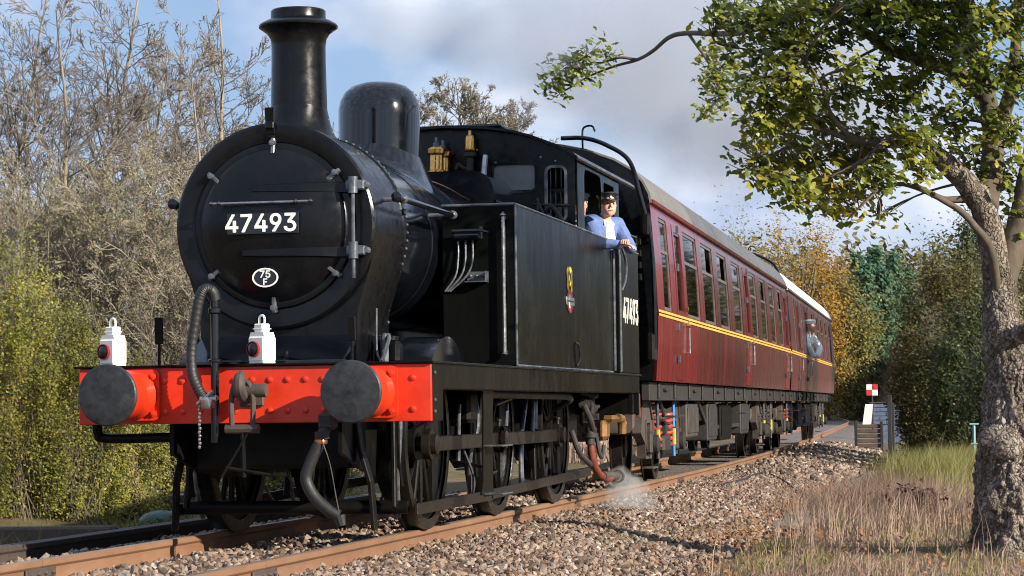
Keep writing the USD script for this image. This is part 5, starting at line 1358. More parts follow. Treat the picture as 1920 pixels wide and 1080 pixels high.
island('grass_green', [(0, (.1, .12, .03)), (.4, (.2, .2, .06)), (.75, (.34, .3, .13)), (1, (.44, .37, .2))], trans=.3, rough=.6)
island('litter', [(0, (.14, .06, .028)), (.35, (.26, .11, .042)), (.65, (.34, .17, .07)), (.9, (.36, .23, .12)), (1, (.46, .3, .08))], rough=.7, trans=.15)


def bare(name, label, seed, loc, tmat='bark_grey', cmat='twig_tan', lmat='leaf_tan', rz=0, group=None, cat_='tree', scale=None, **kw):
    t = thing(name, label, cat_, loc, rz, group, local=True, scale=scale)
    tr_, cr_, lf = tree_meshes(seed, **kw)
    obj('trunk', tr_, tmat, t, smooth=True)
    obj('crown', cr_, cmat, t, smooth=False)
    if lf is not None:
        obj('leaves', lf, lmat, t, smooth=False)
    return t


def blob_points(rng, n, R_, cl, tight=.22, shell=.55, zmin=-.9):
    """points of an uneven crown: clumps spread through an ellipsoid"""
    c = rng.normal(size=(cl * 3, 3)); c /= np.linalg.norm(c, axis=1, keepdims=True)
    c = c[c[:, 2] > zmin][:cl]
    c *= (shell + (1.02 - shell) * rng.random((len(c), 1)) ** .7)
    w = rng.random(len(c)) + .25; w /= w.sum()
    k = rng.choice(len(c), n, p=w)
    s = tight * rng.uniform(.5, 1.35, len(c))
    p_ = c[k] + rng.normal(size=(n, 3)) * s[k][:, None]
    return p_ * np.asarray(R_), c * np.asarray(R_)


def bush(name, label, seed, loc, R_, nleaf, lsize, lmat, cl=60, tight=.2, zc=.9, group=None, cat_='bush', tmat='twig_dark', stems=9, twigs=None, H=None, shell=.5, trunk=None, sprays=0):
    """foliage of leaf-sized faces in clumps on stems that reach the clumps; R_ the crown's half axes, zc its centre height"""
    rng = np.random.default_rng(seed)
    t = thing(name, label, cat_, loc, 0, group, local=True)
    p_, c = blob_points(rng, nleaf, R_, cl, tight, shell)
    p_[:, 2] += zc; c[:, 2] += zc
    p_ = p_[p_[:, 2] > .02]
    if trunk:
        obj('trunk', tube(smooth_path([(0, 0, -.3), (.02, .01, zc * .4), (-.03, .02, zc * .9), (.02, 0, zc * 1.25)], 4), np.linspace(trunk, trunk * .35, 13), 9), 'bark_grey', t, smooth=True)
        base = np.stack([0 * c[:, 0], 0 * c[:, 1], np.clip(zc * rng.uniform(.35, 1.1, len(c)), .1, None)], 1)
    else:
        base = rng.normal(size=(len(c), 3)) * np.asarray(R_) * [.25, .25, 0]
        base[:, 2] = -.1
    mid = (base + c) / 2 + rng.normal(size=c.shape) * .12 * np.asarray(R_) + [0, 0, .12 * R_[2]]
    w0 = .022 * R_[2] / 1.2 if trunk else .011
    s1, s2 = prisms(base, mid, np.full(len(c), w0), np.full(len(c), w0 * .7), 4), prisms(mid, c, np.full(len(c), w0 * .7), np.full(len(c), .005), 4)
    j = rng.integers(0, len(c), len(c) * 6)
    e = c[j] + rng.normal(size=(len(j), 3)) * tight * np.asarray(R_) * 1.1
    s3 = prisms(c[j], e, np.full(len(j), .006), np.full(len(j), .003), 3)
    obj('stems' if not trunk else 'limbs', cat([trimesh.Trimesh(*s, process=False) for s in (s1, s2, s3)]), tmat, t, smooth=False)
    if sprays:      # long stray shoots that break the outline
        d = rng.normal(size=(sprays, 3)); d[:, 2] = np.abs(d[:, 2]) + .35; d /= np.linalg.norm(d, axis=1, keepdims=True)
        b0 = np.array([0, 0, zc]) + d * np.asarray(R_) * .7
        Ps, Rs = grow(rng, b0, d, np.asarray(R_).mean() * rng.uniform(.35, .75, sprays), np.full(sprays, .007), 5, .12, -.05)
        obj('shoots', prisms(*segs(Ps, Rs)), tmat, t, smooth=False, kind='stuff')
        k = rng.integers(0, sprays, sprays * 26); f = rng.integers(0, 5, sprays * 26)
        q_ = Ps[k, f] + (Ps[k, f + 1] - Ps[k, f]) * rng.random((len(k), 1)) + rng.normal(size=(len(k), 3)) * .05
        p_ = np.vstack([p_, q_])
    obj('foliage' if not trunk else 'crown', leaves(p_, lsize, rng), lmat, t, smooth=False)
    return t


def gz(x, y):
    return float(ground_z(x, y))


# bushes along the left of the line
HG = None
hb = [(20, 440, 25.5, 250, 32000, .062, 'leaf_hedge', 'dense yellow-green bush at the left edge, front of the hedge'),
      (130, 560, 26.5, 230, 26000, .06, 'leaf_hedge', 'yellow-green bush behind the left buffer and left lamp'),
      (235, 655, 28, 210, 22000, .06, 'leaf_hedge', 'lower yellow-green bush just left of the brake hose'),
      (325, 735, 30, 180, 16000, .06, 'leaf_yellowgreen', 'pale yellowish bush beside the left end of the frame'),
      (480, 820, 32, 240, 12000, .065, 'leaf_yellowgreen', 'pale green bush glimpsed between the front wheels under the locomotive'),
      (590, 830, 34, 220, 8000, .065, 'leaf_hedge', 'green bush hidden behind the driving wheels')]
for i, (px, top, Y, wpx, n_, ls, mt, lab) in enumerate(hb):
    p = at(px, top, Y)
    z0 = gz(p[0], p[1]) - .05
    H_ = p[2] - z0
    rx = wpx * (Y - CY) / FPX / 2
    bush('hedge_bush', lab, 100 + i, (p[0], p[1], z0), (rx, rx, H_ * .58), int(n_ * .8), ls, mt, cl=120, tight=.11, zc=H_ * .38, shell=.3, sprays=90, group='yellow-green bushes along the left of the line')

# brown-green scrub behind them
sc = [(60, 35.0, 2.1, 3.4, 'grey-brown twiggy scrub behind the yellow-green bush at far left', 24000), (200, 36.0, 2.3, 3.5, 'twiggy olive scrub behind the left lamp, with dark bare branches', 28000), (330, 35.0, 2.1, 3.6, 'dense twiggy scrub beside the smokebox on the left', 24000),
      (470, 38.0, 2.1, 3.3, 'twiggy scrub mostly hidden behind the smokebox', 12000)]
for i, (px, Y, rx, H_, lab, nl) in enumerate(sc):
    p = at(px, 700, Y)
    z0 = gz(p[0], p[1])
    t = thing('scrub_bush', lab, 'bush', (p[0], p[1], z0), 0, 'twiggy scrub on the left bank', local=True)
    tr_, cr_, lf = tree_meshes(300 + i, H=H_ * 2.1, r0=.06, m1=14, m2=8, m3_=6, t0=.06, spread=.42, ang=.8, leaf=int(nl * .62), leaf_size=.062, stems=9, twig_min=.007, fine=2)
    obj('stems', tr_, 'bark_grey', t, smooth=True)
    obj('twigs', cr_, 'twig_pale', t, smooth=False)
    obj('foliage', lf, 'leaf_tan' if i == 2 else 'leaf_olive', t, smooth=False)

# tall bare trees on the left bank
bt = [bare('bare_tree', 'tall bare tree with a straight pale trunk, leftmost in the photograph', 401, (0, 0, 0), group='bare trees on the left bank', H=13, r0=.12, m1=40, m2=8, m3_=6, leaf=1300, leaf_size=.055, spread=.25, fine=1, twig_min=.009),
      bare('bare_tree', 'tall bare tree with thick pale trunk, second from the left edge', 402, (0, 0, 0), group='bare trees on the left bank', H=14, r0=.15, m1=42, m2=8, m3_=6, leaf=1500, leaf_size=.055, spread=.24, fine=1, twig_min=.009),
      bare('bare_tree', 'slender bare tree crowded behind the chimney on the left bank', 403, (0, 0, 0), group='bare trees on the left bank', H=12, r0=.10, m1=42, m2=9, m3_=6, leaf=2400, leaf_size=.06, spread=.27, fine=1, twig_min=.009)]
tp = [(78, 37, 0, 1.0, None), (158, 40, 1, 1.0, None), (300, 44, 2, 1.1, None),
      (-20, 41, 1, .95, 'bare tree partly cut by the left edge of the photograph'), (225, 46, 2, 1.15, 'bare tree with tan leaf remnants behind the two pale trunks'), (385, 40, 0, .95, 'bare tree standing just left of the smokebox'),
      (460, 45, 1, 1.05, 'bare tree directly behind the left side of the chimney'), (560, 50, 2, 1.0, 'bare tree hidden behind the chimney, twigs showing on both sides'), (630, 56, 0, .9, 'bare tree whose twigs show between chimney and dome'), (110, 50, 2, 1.15, 'further bare tree between the two pale trunks'), (340, 52, 1, 1.05, 'further bare tree above the scrub left of the smokebox')]
for px, Y, k, s, lab in tp:
    p = at(px, 700, Y)
    z0 = gz(p[0], p[1]) - .2
    if lab is None:
        bt[k].GetAttribute('xformOp:translate').Set(Gf.Vec3d(p[0], p[1], z0))
    else:
        dup(bt[k], lab, (p[0], p[1], z0), rz=px * .37 + 1, scale=(s, s, s))
# twiggy crowns behind the dome and cab
ft = bare('round_bare_tree', 'round bare twiggy tree behind the cab roof', 431, (0, 0, 0), group='round bare trees beyond the cab', H=7.5, r0=.16, m1=40, m2=9, m3_=7, t0=.25, spread=.42, ang=.85, leaf=6000, leaf_size=.09, fine=2, twig_min=.016)
p = at(885, 700, 88); z_ = gz(p[0], p[1])
ft.GetAttribute('xformOp:translate').Set(Gf.Vec3d(p[0], p[1], at(885, 160, 88)[2] - 7.6))
for px, Y, top, lab in ((770, 92, 190, 'bare twiggy tree between the dome and the cab'), (965, 95, 205, 'bare twiggy tree above the right of the cab roof')):
    p = at(px, 700, Y)
    dup(ft, lab, (p[0], p[1], at(px, top, Y)[2] - 7.0), rz=px, scale=(.95, .95, .95))

# the trees beyond the coaches
def far_tree(px, top, Y, wpx, mt, seed, lab, n_=7000, ls=.2, name='autumn_tree', cat_='tree', bot=740):
    p = at(px, top, Y)
    zb = gz(p[0], p[1])
    z1 = at(px, bot, Y)[2] if bot else zb
    H_ = p[2] - zb + .2
    D = Y - CY
    rx = wpx * D / FPX / 2
    bush(name, lab, seed, (p[0], p[1], p[2] - H_), (rx, rx, H_ * .5), n_, ls, mt, cl=70, tight=.2, zc=H_ * .52, cat_=cat_, trunk=.18, shell=.4, group='autumn trees beyond the coaches')


far_tree(1410, 418, 132, 170, 'leaf_olive', 501, 'olive-green tree rising just behind the middle of the first coach roof')
far_tree(1500, 425, 136, 190, 'leaf_autumn', 502, 'orange autumn tree rising above the second coach', 12000, .2)
far_tree(1572, 535, 142, 150, 'leaf_yellowgreen', 503, 'yellow-green autumn tree at the tail end of the second coach', 9000, .22)
far_tree(1545, 460, 148, 130, 'leaf_autumn', 504, 'ochre autumn tree between the orange tree and the conifers', 7000, .24)
far_tree(1350, 440, 110, 160, 'leaf_olive', 505, 'olive tree mostly hidden by the first coach roof', 5000, .2)
far_tree(1260, 470, 115, 200, 'leaf_olive', 506, 'green-brown tree hidden behind the first coach', 3000, .25)


def conifer(px, top, Y, lab, seed):
    rng = np.random.default_rng(seed)
    p = at(px, top, Y); zb = gz(p[0], p[1]) - .3
    H_ = p[2] - zb
    t = thing('conifer', lab, 'conifer', (p[0], p[1], zb), 0, 'conifers beyond the train', local=True)
    obj('trunk', tube([(0, 0, 0), (0, 0, H_ * .98)], [.2, .02], 8), 'bark_grey', t)
    P_, Q_ = [], []
    nb_ = 170
    z = H_ * (.06 + .93 * rng.random(nb_) ** .9)
    ln = (H_ - z) * .2 + .25
    ln *= rng.uniform(.7, 1.15, nb_)
    a = rng.uniform(0, 2 * PI, nb_)
    e = np.stack([np.cos(a) * ln, np.sin(a) * ln, z - ln * .22], 1)
    s0 = np.stack([0 * z, 0 * z, z], 1)
    obj('branches', prisms(s0, e, np.full(nb_, .035), np.full(nb_, .01)), 'twig_dark', t, smooth=False)
    n_ = 7000
    k = rng.integers(0, nb_, n_)
    f = rng.random(n_) ** .6
    q_ = s0[k] + (e[k] - s0[k]) * f[:, None] + rng.normal(size=(n_, 3)) * (.10 + .12 * f[:, None]) * [1, 1, .6]
    q_[:, 2] -= .12 * f
    obj('crown', leaves(q_, .28, rng, droop=.9), 'needles', t, smooth=False)


for i, (px, top, Y, lab) in enumerate([(1604, 470, 150, 'blue-green conifer nearest the orange autumn trees'), (1640, 462, 155, 'tallest blue-green conifer, in the middle of the conifers'), (1672, 474, 152, 'blue-green conifer right of the tallest one'), (1622, 492, 146, 'shorter conifer in front of the conifer group'), (1698, 500, 160, 'conifer partly hidden by the dark bushes on the right'), (1655, 500, 147, 'small conifer low between the taller conifers')]):
    conifer(px, top, Y, lab, 520 + i)

# dark bushes on the right behind the oak
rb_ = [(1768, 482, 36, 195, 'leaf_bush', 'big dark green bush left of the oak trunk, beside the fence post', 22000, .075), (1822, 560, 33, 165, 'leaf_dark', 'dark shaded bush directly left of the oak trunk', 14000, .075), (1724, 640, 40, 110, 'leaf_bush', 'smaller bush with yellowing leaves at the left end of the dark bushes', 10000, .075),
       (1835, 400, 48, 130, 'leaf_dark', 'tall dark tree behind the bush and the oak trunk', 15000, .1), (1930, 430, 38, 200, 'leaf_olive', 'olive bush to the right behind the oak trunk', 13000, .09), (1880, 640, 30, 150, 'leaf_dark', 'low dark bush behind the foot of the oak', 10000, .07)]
for i, (px, top, Y, wpx, mt, lab, n_, ls) in enumerate(rb_):
    p = at(px, top, Y)
    zb = gz(p[0], p[1])
    H_ = p[2] - zb
    rx = wpx * (Y - CY) / FPX / 2
    bush('dark_bush', lab, 540 + i, (p[0], p[1], zb), (rx, rx, H_ * .55), n_, ls, mt, cl=80, tight=.15, zc=H_ * .46, shell=.35, sprays=60, group='bushes and trees behind the oak')

# far wooded hill: one mass
rng = np.random.default_rng(77)
hx = rng.uniform(-90, 150, 260); hy = rng.uniform(178, 310, 260)
hv, hf, ho = [], [], 0
for x, y in zip(hx, hy):
    n_ = 150
    q_ = rng.normal(size=(n_, 3)); q_ /= np.linalg.norm(q_, axis=1, keepdims=True)
    q_ = q_ * [3.2, 3.2, 4.0] * rng.uniform(.5, 1.05, (n_, 1)) + [x, y, gz(x, y) + 3.5]
    v, f = leaves(q_, .95, rng)
    hv.append(v); hf.append(f + ho); ho += len(v)
island('leaf_hill', [(0, (.07, .075, .04)), (.5, (.13, .12, .055)), (1, (.2, .17, .08))], trans=.2, rough=.8)
obj('hill_wood', (np.vstack(hv), np.vstack(hf)), 'leaf_hill', smooth=False, kind='stuff', label='far olive and brown woodland covering the hill on the skyline', category='woodland')

# ------------------------------------------------------------------ grasses, leaf litter
def blades(x, y, h, rng, w=.004, lean=.35, z0=None):
    n = len(x)
    z = ground_z(x, y) if z0 is None else z0
    b = np.stack([x, y, z - .02], 1)
    a = rng.uniform(0, 2 * PI, n)
    d = np.stack([np.cos(a), np.sin(a), 0 * a], 1)
    l = (h * lean * rng.uniform(.1, 1.3, n))[:, None]
    m_ = b + d * l * .3 + np.stack([0 * h, 0 * h, h * .6], 1)
    t_ = b + d * l + np.stack([0 * h, 0 * h, h], 1)
    s = np.stack([-np.sin(a + 1), np.cos(a + 1), 0 * a], 1) * (w * rng.uniform(.6, 1.4, n))[:, None]
    V = np.stack([b - s, b + s, m_ - s * .7, m_ + s * .7, t_], 1)
    F = np.array([(0, 1, 3), (0, 3, 2), (2, 3, 4)])[None] + (np.arange(n) * 5)[:, None, None]
    return V.reshape(-1, 3), F.reshape(-1, 3)


rng = np.random.default_rng(55)
n = 95000
x = 2.75 + 5.5 * rng.random(n) ** 1.1; y = -4 + 20 * rng.random(n) ** 1.1
den = meshkit.fbm(np.stack([x * 1.4, y * .9, 0 * x], -1), 3, 21)
edge = 3.0 + xc(y) + .35 * (meshkit.noise(np.stack([x * 0, y * 1.1, 0 * x], -1), 8) - .5)
k = (den > .40) & (x > edge)
x, y, den = x[k], y[k], den[k]
h = (.04 + .11 * rng.random(len(x))) * (.5 + 1.3 * (den - .35)) + .05 * sstep(9, 14, y)
obj('dry_grass', blades(x, y, h, rng, .0035, 1.3), 'grass_dry', smooth=False, kind='stuff', label='short dry brown grass covering the verge right of the ballast', category='grass')
# russet taller tuft band and the green tuft near the oak
n = 15000
x = rng.normal(3.75, .45, n); y = rng.normal(12.5, 2.6, n)
obj('russet_grass', blades(x, y, .1 + .38 * rng.random(n) ** 1.4, rng, .004, .8), 'grass_dry', smooth=False, kind='stuff', label='taller russet grass in front of the green tuft', category='grass')
n = 11000
x = rng.normal(4.25, .3, n); y = rng.normal(16.5, 1.8, n)
x = np.concatenate([x, rng.normal(3.5, .22, 1500)]); y = np.concatenate([y, rng.normal(19.5, 2, 1500)]); n += 1500
obj('green_grass', blades(x, y, .15 + .55 * rng.random(n) ** 1.3, rng, .005, .6), 'grass_green', smooth=False, kind='stuff', label='tall yellow-green grass tuft left of the oak trunk', category='grass')
n = 5000
cxs = np.array([(2.2, 5.6), (2.35, 6.9), (2.5, 8.4), (2.75, 15.0), (2.95, 17.5), (2.0, 4.2), (2.3, 12.8)])
kk = rng.integers(0, len(cxs), n)
x = cxs[kk, 0] + rng.normal(size=n) * .14; y = cxs[kk, 1] + rng.normal(size=n) * .5
obj('ballast_weeds', blades(x, y, .03 + .07 * rng.random(n), rng, .006, 1.2), 'grass_green', smooth=False, kind='stuff', label='low green weeds growing through the edge of the ballast', category='weeds')
n = 9000
x = -3.9 + rng.normal(size=n) * .55 - .02 * n / n; y = rng.uniform(2, 16, n)
obj('left_grass', blades(x, y, .08 + .3 * rng.random(n) ** 2, rng, .005, .7), 'grass_green', smooth=False, kind='stuff', label='rough grass at the foot of the left bushes', category='grass')
# far rough bank
n = 30000
x = rng.uniform(-22, 9, n); y = rng.uniform(75, 150, n)
k = (x - xc(y) > 2.9) | (x - xc(y) < -3)
x, y = x[k], y[k]
obj('bank_grass', blades(x, y, .5 + .9 * rng.random(len(x)), rng, .06, .7), 'grass_dry', smooth=False, kind='stuff', label='rough dead grass on the far bank beyond the train', category='grass')
# fallen leaves
n = 5200
x = np.concatenate([rng.uniform(2.8, 6.2, 3000), 2.62 + .16 * rng.normal(size=1500), rng.uniform(.8, 2.7, 700)])
y = np.concatenate([-3 + 17 * rng.random(3000), 4 + 16 * rng.random(1500), -2 + 20 * rng.random(700)])
x += np.where(np.arange(n) >= 3000, xc(y), 0)
pts = np.stack([x, y, ground_z(x, y) + .04 + .06 * rng.random(n)], 1)
obj('fallen_leaves', leaves(pts, .042, rng, 'oak', up_bias=1.2), 'litter', smooth=False, kind='stuff', label='orange and brown fallen oak leaves on the verge and ballast edge', category='fallen leaves')
n = 1300
cxs = rng.uniform([3.1, 0.5], [5.0, 10.5], (34, 2)); kk = rng.integers(0, 34, n)
x = cxs[kk, 0] + rng.normal(size=n) * .1; y = cxs[kk, 1] + rng.normal(size=n) * .3
obj('verge_weeds', blades(x, y, .05 + .16 * rng.random(n), rng, .006, .9), 'grass_green', smooth=False, kind='stuff', label='scattered green weed tufts in the dry verge grass', category='weeds')
n = 260
x = rng.uniform(3.1, 5.2, n); y = rng.uniform(0, 13, n)
obj('dead_stalks', blades(x, y, .2 + .35 * rng.random(n), rng, .0035, .5), 'grass_dry', smooth=False, kind='stuff', label='taller dead stalks standing out of the dry verge grass', category='grass')
# dark clump of stems and leaves in the verge
c = at(1718, 970, 9.5)
c[2] = gz(c[0], c[1])
rs = np.random.default_rng(3)
t = thing('dark_clump', 'dark leafy clump in the dry grass left of the oak', 'plant', tuple(c), 0, None, local=True)
b0 = rs.normal(size=(60, 3)) * [.07, .07, 0]; e0 = b0 * 2.2 + np.stack([0 * b0[:, 0], 0 * b0[:, 0], rs.uniform(.08, .3, 60)], 1)
obj('stems', prisms(b0, e0, np.full(60, .006), np.full(60, .003)), 'twig_dark', t, smooth=False)
island('leaf_clump', [(0, (.02, .012, .01)), (1, (.07, .035, .02))], rough=.8)
obj('foliage', leaves(e0[rs.integers(0, 60, 260)] + rs.normal(size=(260, 3)) * .04, .07, rs, 'oak'), 'leaf_clump', t, smooth=False)

# ------------------------------------------------------------------ the oak on the right
L('oak_bark', {
    'tc': ('texture_coordinate', {}), 'mp': ('mapping', {'scale': (1, 1, .38)}),
    'n': ('noise_texture', {'scale': 5.0, 'detail': 8.0, 'roughness': .7}),
    'r': ('rgb_ramp', {'ramp': [(.3, (.075, .058, .046)), (.47, (.2, .165, .14)), (.66, (.4, .345, .3))]}),
    'mp2': ('mapping', {'scale': (1, 1, .24)}), 'dn': ('noise_texture', {'scale': 9.0, 'detail': 3.0}), 'dv': ('mix_color', {'fac': .2}),
    've': ('voronoi_texture', {'scale': 27.0, 'feature': 'distance_to_edge'}),
    'cr': ('rgb_ramp', {'ramp': [(0.0, (.36, .33, .3)), (.06, (.68, .65, .63)), (.2, (1, 1, 1))]}),
    'cm': ('mix_color', {'blend_type': 'multiply', 'fac': 1.0}),
    'n2': ('noise_texture', {'scale': 2.2, 'detail': 6.0}),
    'r2': ('rgb_ramp', {'ramp': [(.52, (0, 0, 0)), (.7, (.6, .6, .6))]}),
    'mx': ('mix_color', {'b': (.075, .08, .035)}),
    'ad': ('math', {'math_type': 'multiply_add', 'value2': .6}),
    'b': ('bump', {'strength': .9, 'distance': .04}),
    'p': ('principled_bsdf', {'roughness': .88, 'specular_ior_level': .2}),
}, [('tc.object', 'mp.vector'), ('mp.vector', 'n.vector'), ('tc.object', 'n2.vector'), ('n.fac', 'r.fac'), ('n2.fac', 'r2.fac'), ('r.color', 'mx.a'), ('r2.color', 'mx.fac'),
    ('tc.object', 'mp2.vector'), ('tc.object', 'dn.vector'), ('mp2.vector', 'dv.a'), ('dn.color', 'dv.b'), ('dv.result', 've.vector'), ('ve.distance', 'cr.fac'), ('mx.result', 'cm.a'), ('cr.color', 'cm.b'), ('cm.result', 'p.base_color'),
    ('cr.color', 'ad.value1'), ('n.fac', 'ad.value3'), ('ad.value', 'b.height'), ('b.normal', 'p.normal')])
plain('oak_limb_bark', (.1, .076, .058), .88, var=.4, scale=7, bump=.6, bscale=30, stretch=(1, 1, .5), dirt=(.05, .055, .025), dirt_amt=.6)
OY = 3.1
base = at(1893, 1050, OY)
oak = thing('oak_tree', 'gnarled oak with ridged bark and yellowing leaves at the right edge', 'tree', (base[0], base[1], gz(base[0], base[1])))


def O(pts, depth=None):
    """limb given by points on the photograph plus each point's offset in depth"""
    return np.array([at(px, py, OY + dy) for px, py, dy in pts])


def wood(pts, radii, n=26, k=10, rough=.10, seed=1, ridge=True):
    """a limb with ridged, lumpy bark"""
    P_ = smooth_path(pts, k)
    r_ = np.interp(np.linspace(0, len(radii) - 1, len(P_)), np.arange(len(radii)), radii)
    m = tube(P_, r_, n)
    v = np.array(m.vertices)[:-2]
    c = np.repeat(P_, n, 0)
    d = v - c
    q_ = np.stack([v[:, 0] * 9, v[:, 1] * 9, v[:, 2] * 4.0], 1)
    s = 1 + rough * 2.2 * (meshkit.fbm(v * 2.6, 2, seed) - .5)
    if ridge:
        rid = np.abs(meshkit.fbm(q_ * 1.5, 3, seed + 3) - .5) * 2
        s = s + rough * 1.3 * (np.minimum(rid * 2.2, 1) - .7)
        rid2 = np.abs(meshkit.fbm(q_ * 3.6, 2, seed + 9) - .5) * 2
        s = s + rough * .75 * (np.minimum(rid2 * 2.6, 1) - .7)
    v = c + d * s[:, None]
    m.vertices = np.vstack([v, np.array(m.vertices)[-2:]])
    return m


tk = O([(1930, 1075, 0), (1920, 1035, 0), (1911, 960, 0), (1911, 860, 0), (1913, 770, 0), (1905, 705, 0), (1886, 655, .0), (1877, 600, 0), (1874, 545, 0), (1871, 490, 0)])
trk = wood(tk, [.48, .42, .37, .325, .30, .265, .185, .15, .135, .125], n=180, k=60, rough=.075, seed=2)
trunk = obj('trunk', trk, 'oak_bark', oak, smooth=True)
bur = trimesh.creation.icosphere(subdivisions=4)
for k, (px, py, r_, dy) in enumerate([(1872, 822, .15, -.24), (1893, 835, .15, -.27)]):
    v = np.array(bur.vertices) * [r_, r_ * .6, r_ * .8]
    v *= (1 + .55 * (meshkit.fbm(v * 9, 3, 31 + k) - .5))[:, None]
    obj('burr', trimesh.Trimesh(v + at(px, py, OY) + [0, dy, 0], bur.faces, process=False), 'oak_bark', trunk, smooth=True)
for k, (px, py, ang) in enumerate([(1912, 628, .5), (1875, 945, -.4)]):
    a = at(px, py, OY) - [0, .2, 0]
    d = np.array([math.sin(ang), -math.cos(ang), .15])
    obj('branch_stub', wood(np.array([a, a + d * .08, a + d * .17]), [.085, .07, .062], n=22, k=6, rough=.12, seed=40 + k), 'oak_bark', trunk, smooth=True)
    if k == 0:
        ct = lathe([(0, 0), (.05, 0), (.05, .008), (0, .01)], n=20)
        T = trimesh.geometry.align_vectors((0, 0, 1), d); T[:3, 3] = a + d * .172
        ct.apply_transform(T)
        obj('cut_face', ct, 'cut_wood', trunk)
roots = [wood(O([(1870, 1010, -.1), (1845, 1045, -.25), (1825, 1062, -.5)]) - [0, 0, .02], [.14, .1, .05], seed=51), wood(O([(1900, 1030, -.2), (1885, 1080, -.55), (1880, 1110, -.9)]), [.16, .11, .05], seed=52)]
for r_ in roots:
    obj('root', r_, 'oak_bark', trunk, smooth=True)

LIMBS = [
    ([(1872, 520, 0), (1858, 440, -.05), (1838, 378, -.12), (1800, 330, -.2), (1755, 290, -.3), (1722, 262, -.35), (1680, 255, -.4), (1620, 300, -.5)], [.175, .16, .145, .13, .105, .085, .05, .02]),
    ([(1722, 262, -.35), (1660, 270, -.3), (1600, 262, -.35), (1545, 245, -.4), (1500, 240, -.45)], [.06, .045, .035, .025, .012]),
    ([(1845, 390, -.1), (1858, 330, .1), (1862, 260, .2), (1850, 180, .3), (1830, 110, .35), (1812, 40, .4), (1800, -80, .5)], [.15, .135, .12, .11, .10, .09, .06]),
    ([(1850, 180, .3), (1790, 135, .2), (1725, 112, .1), (1670, 92, .05), (1630, 66, 0), (1590, 40, 0), (1545, 25, 0), (1500, 30, 0)], [.10, .085, .075, .065, .055, .045, .035, .02]),
    ([(1725, 112, .1), (1728, 70, .0), (1735, 20, 0), (1740, -60, 0)], [.05, .045, .04, .03]),
    ([(1874, 545, 0), (1896, 470, .05), (1918, 400, .1), (1932, 330, .2), (1950, 240, .3), (1985, 100, .3), (2000, -60, .4)], [.17, .155, .15, .14, .13, .11, .08]),
    ([(1868, 255, .2), (1895, 170, .0), (1905, 80, -.1), (1910, -30, -.2)], [.09, .075, .06, .045]),
    ([(1842, 372, -.1), (1790, 374, -.2), (1765, 372, -.3), (1720, 352, -.5), (1680, 345, -.6), (1640, 360, -.7)], [.045, .04, .035, .03, .022, .01]),
    ([(1872, 560, -.05), (1858, 470, -.25), (1828, 425, -.35), (1800, 395, -.45), (1765, 374, -.5), (1715, 345, -.6)], [.05, .05, .04, .035, .03, .018]),
    ([(1590, 40, 0), (1520, 70, .1), (1470, 88, .2), (1420, 95, .3), (1385, 90, .3)], [.03, .025, .02, .016, .008]),
    ([(1600, 262, -.35), (1560, 218, -.5), (1540, 160, -.6), (1510, 110, -.6)], [.03, .024, .018, .01]),
    ([(1620, 300, -.5), (1560, 330, -.6), (1500, 335, -.6), (1450, 320, -.6)], [.025, .02, .014, .008]),
    # the long bare bough that reaches left, further back
    ([(1830, 110, .35), (1740, 40, 1.8), (1620, 8, 3.6), (1480, 36, 5.0), (1380, 62, 5.8), (1290, 62, 6.4), (1255, 70, 6.6), (1225, 95, 6.7), (1195, 112, 6.8), (1150, 125, 6.9), (1105, 143, 7.0), (1075, 160, 7.0)], [.10, .08, .068, .055, .045, .038, .034, .03, .026, .02, .014, .007]),
    ([(1195, 112, 6.8), (1160, 108, 6.8), (1125, 118, 6.9), (1095, 110, 6.9)], [.025, .02, .015, .008]),
    ([(1290, 62, 6.4), (1330, 120, 6.1), (1345, 160, 6.0), (1362, 185, 5.9)], [.025, .02, .015, .008]),
]
limb_pts = []
for i, (pl, rd) in enumerate(LIMBS):
    P_ = O(pl)
    rd = [a_ * .72 for a_ in rd]
    obj('limb', wood(P_, rd, n=18 if rd[0] > .08 else 9, k=8, rough=.08 if rd[0] > .08 else .04, seed=60 + i, ridge=rd[0] > .08), 'oak_bark' if rd[0] > .125 else 'oak_limb_bark', oak, smooth=True)
    limb_pts.append(smooth_path(P_, 6))
limb_pts = np.vstack(limb_pts)

CL = [(1400, 30, 55), (1455, 40, 45), (1355, 12, 35), (1500, 15, 50), (1560, 8, 55), (1640, 10, 60), (1720, 10, 65), (1800, 25, 55), (1880, 50, 55), (1905, 140, 50), (1345, 35, 22),
      (1425, 95, 30), (1490, 100, 45), (1535, 95, 38), (1475, 155, 45), (1430, 175, 35), (1500, 185, 38), (1400, 150, 22),
      (1425, 235, 38), (1475, 255, 42), (1530, 225, 38), (1585, 175, 35), (1640, 140, 32), (1665, 200, 42), (1720, 165, 40), (1765, 110, 40), (1825, 150, 45), (1890, 250, 45), (1600, 120, 20),
      (1412, 298, 34), (1465, 312, 44), (1530, 300, 48), (1590, 262, 42), (1645, 285, 42), (1705, 262, 42), (1765, 235, 42), (1820, 290, 30),
      (1435, 335, 24), (1495, 358, 30), (1550, 350, 40), (1600, 322, 42), (1655, 330, 32), (1570, 392, 24), (1608, 378, 24), (1645, 405, 14), (1660, 395, 12), (1520, 378, 16), (1590, 410, 10),
      (1728, 318, 26), (1880, 330, 40), (1910, 400, 25), (1680, 60, 40), (1770, 60, 40), (1580, 70, 22)]
CLB = [(1035, 150, 22), (1062, 118, 28), (1100, 105, 26), (1045, 172, 12), (1080, 140, 20), (1135, 102, 16), (1028, 165, 10)]
CLC = [(1345, 135, 34), (1350, 175, 26), (1325, 212, 14), (1370, 110, 24), (1335, 100, 22)]
rng = np.random.default_rng(91)
pxm = (OY - CY) / FPX
twA, twB, lfp = [], [], []


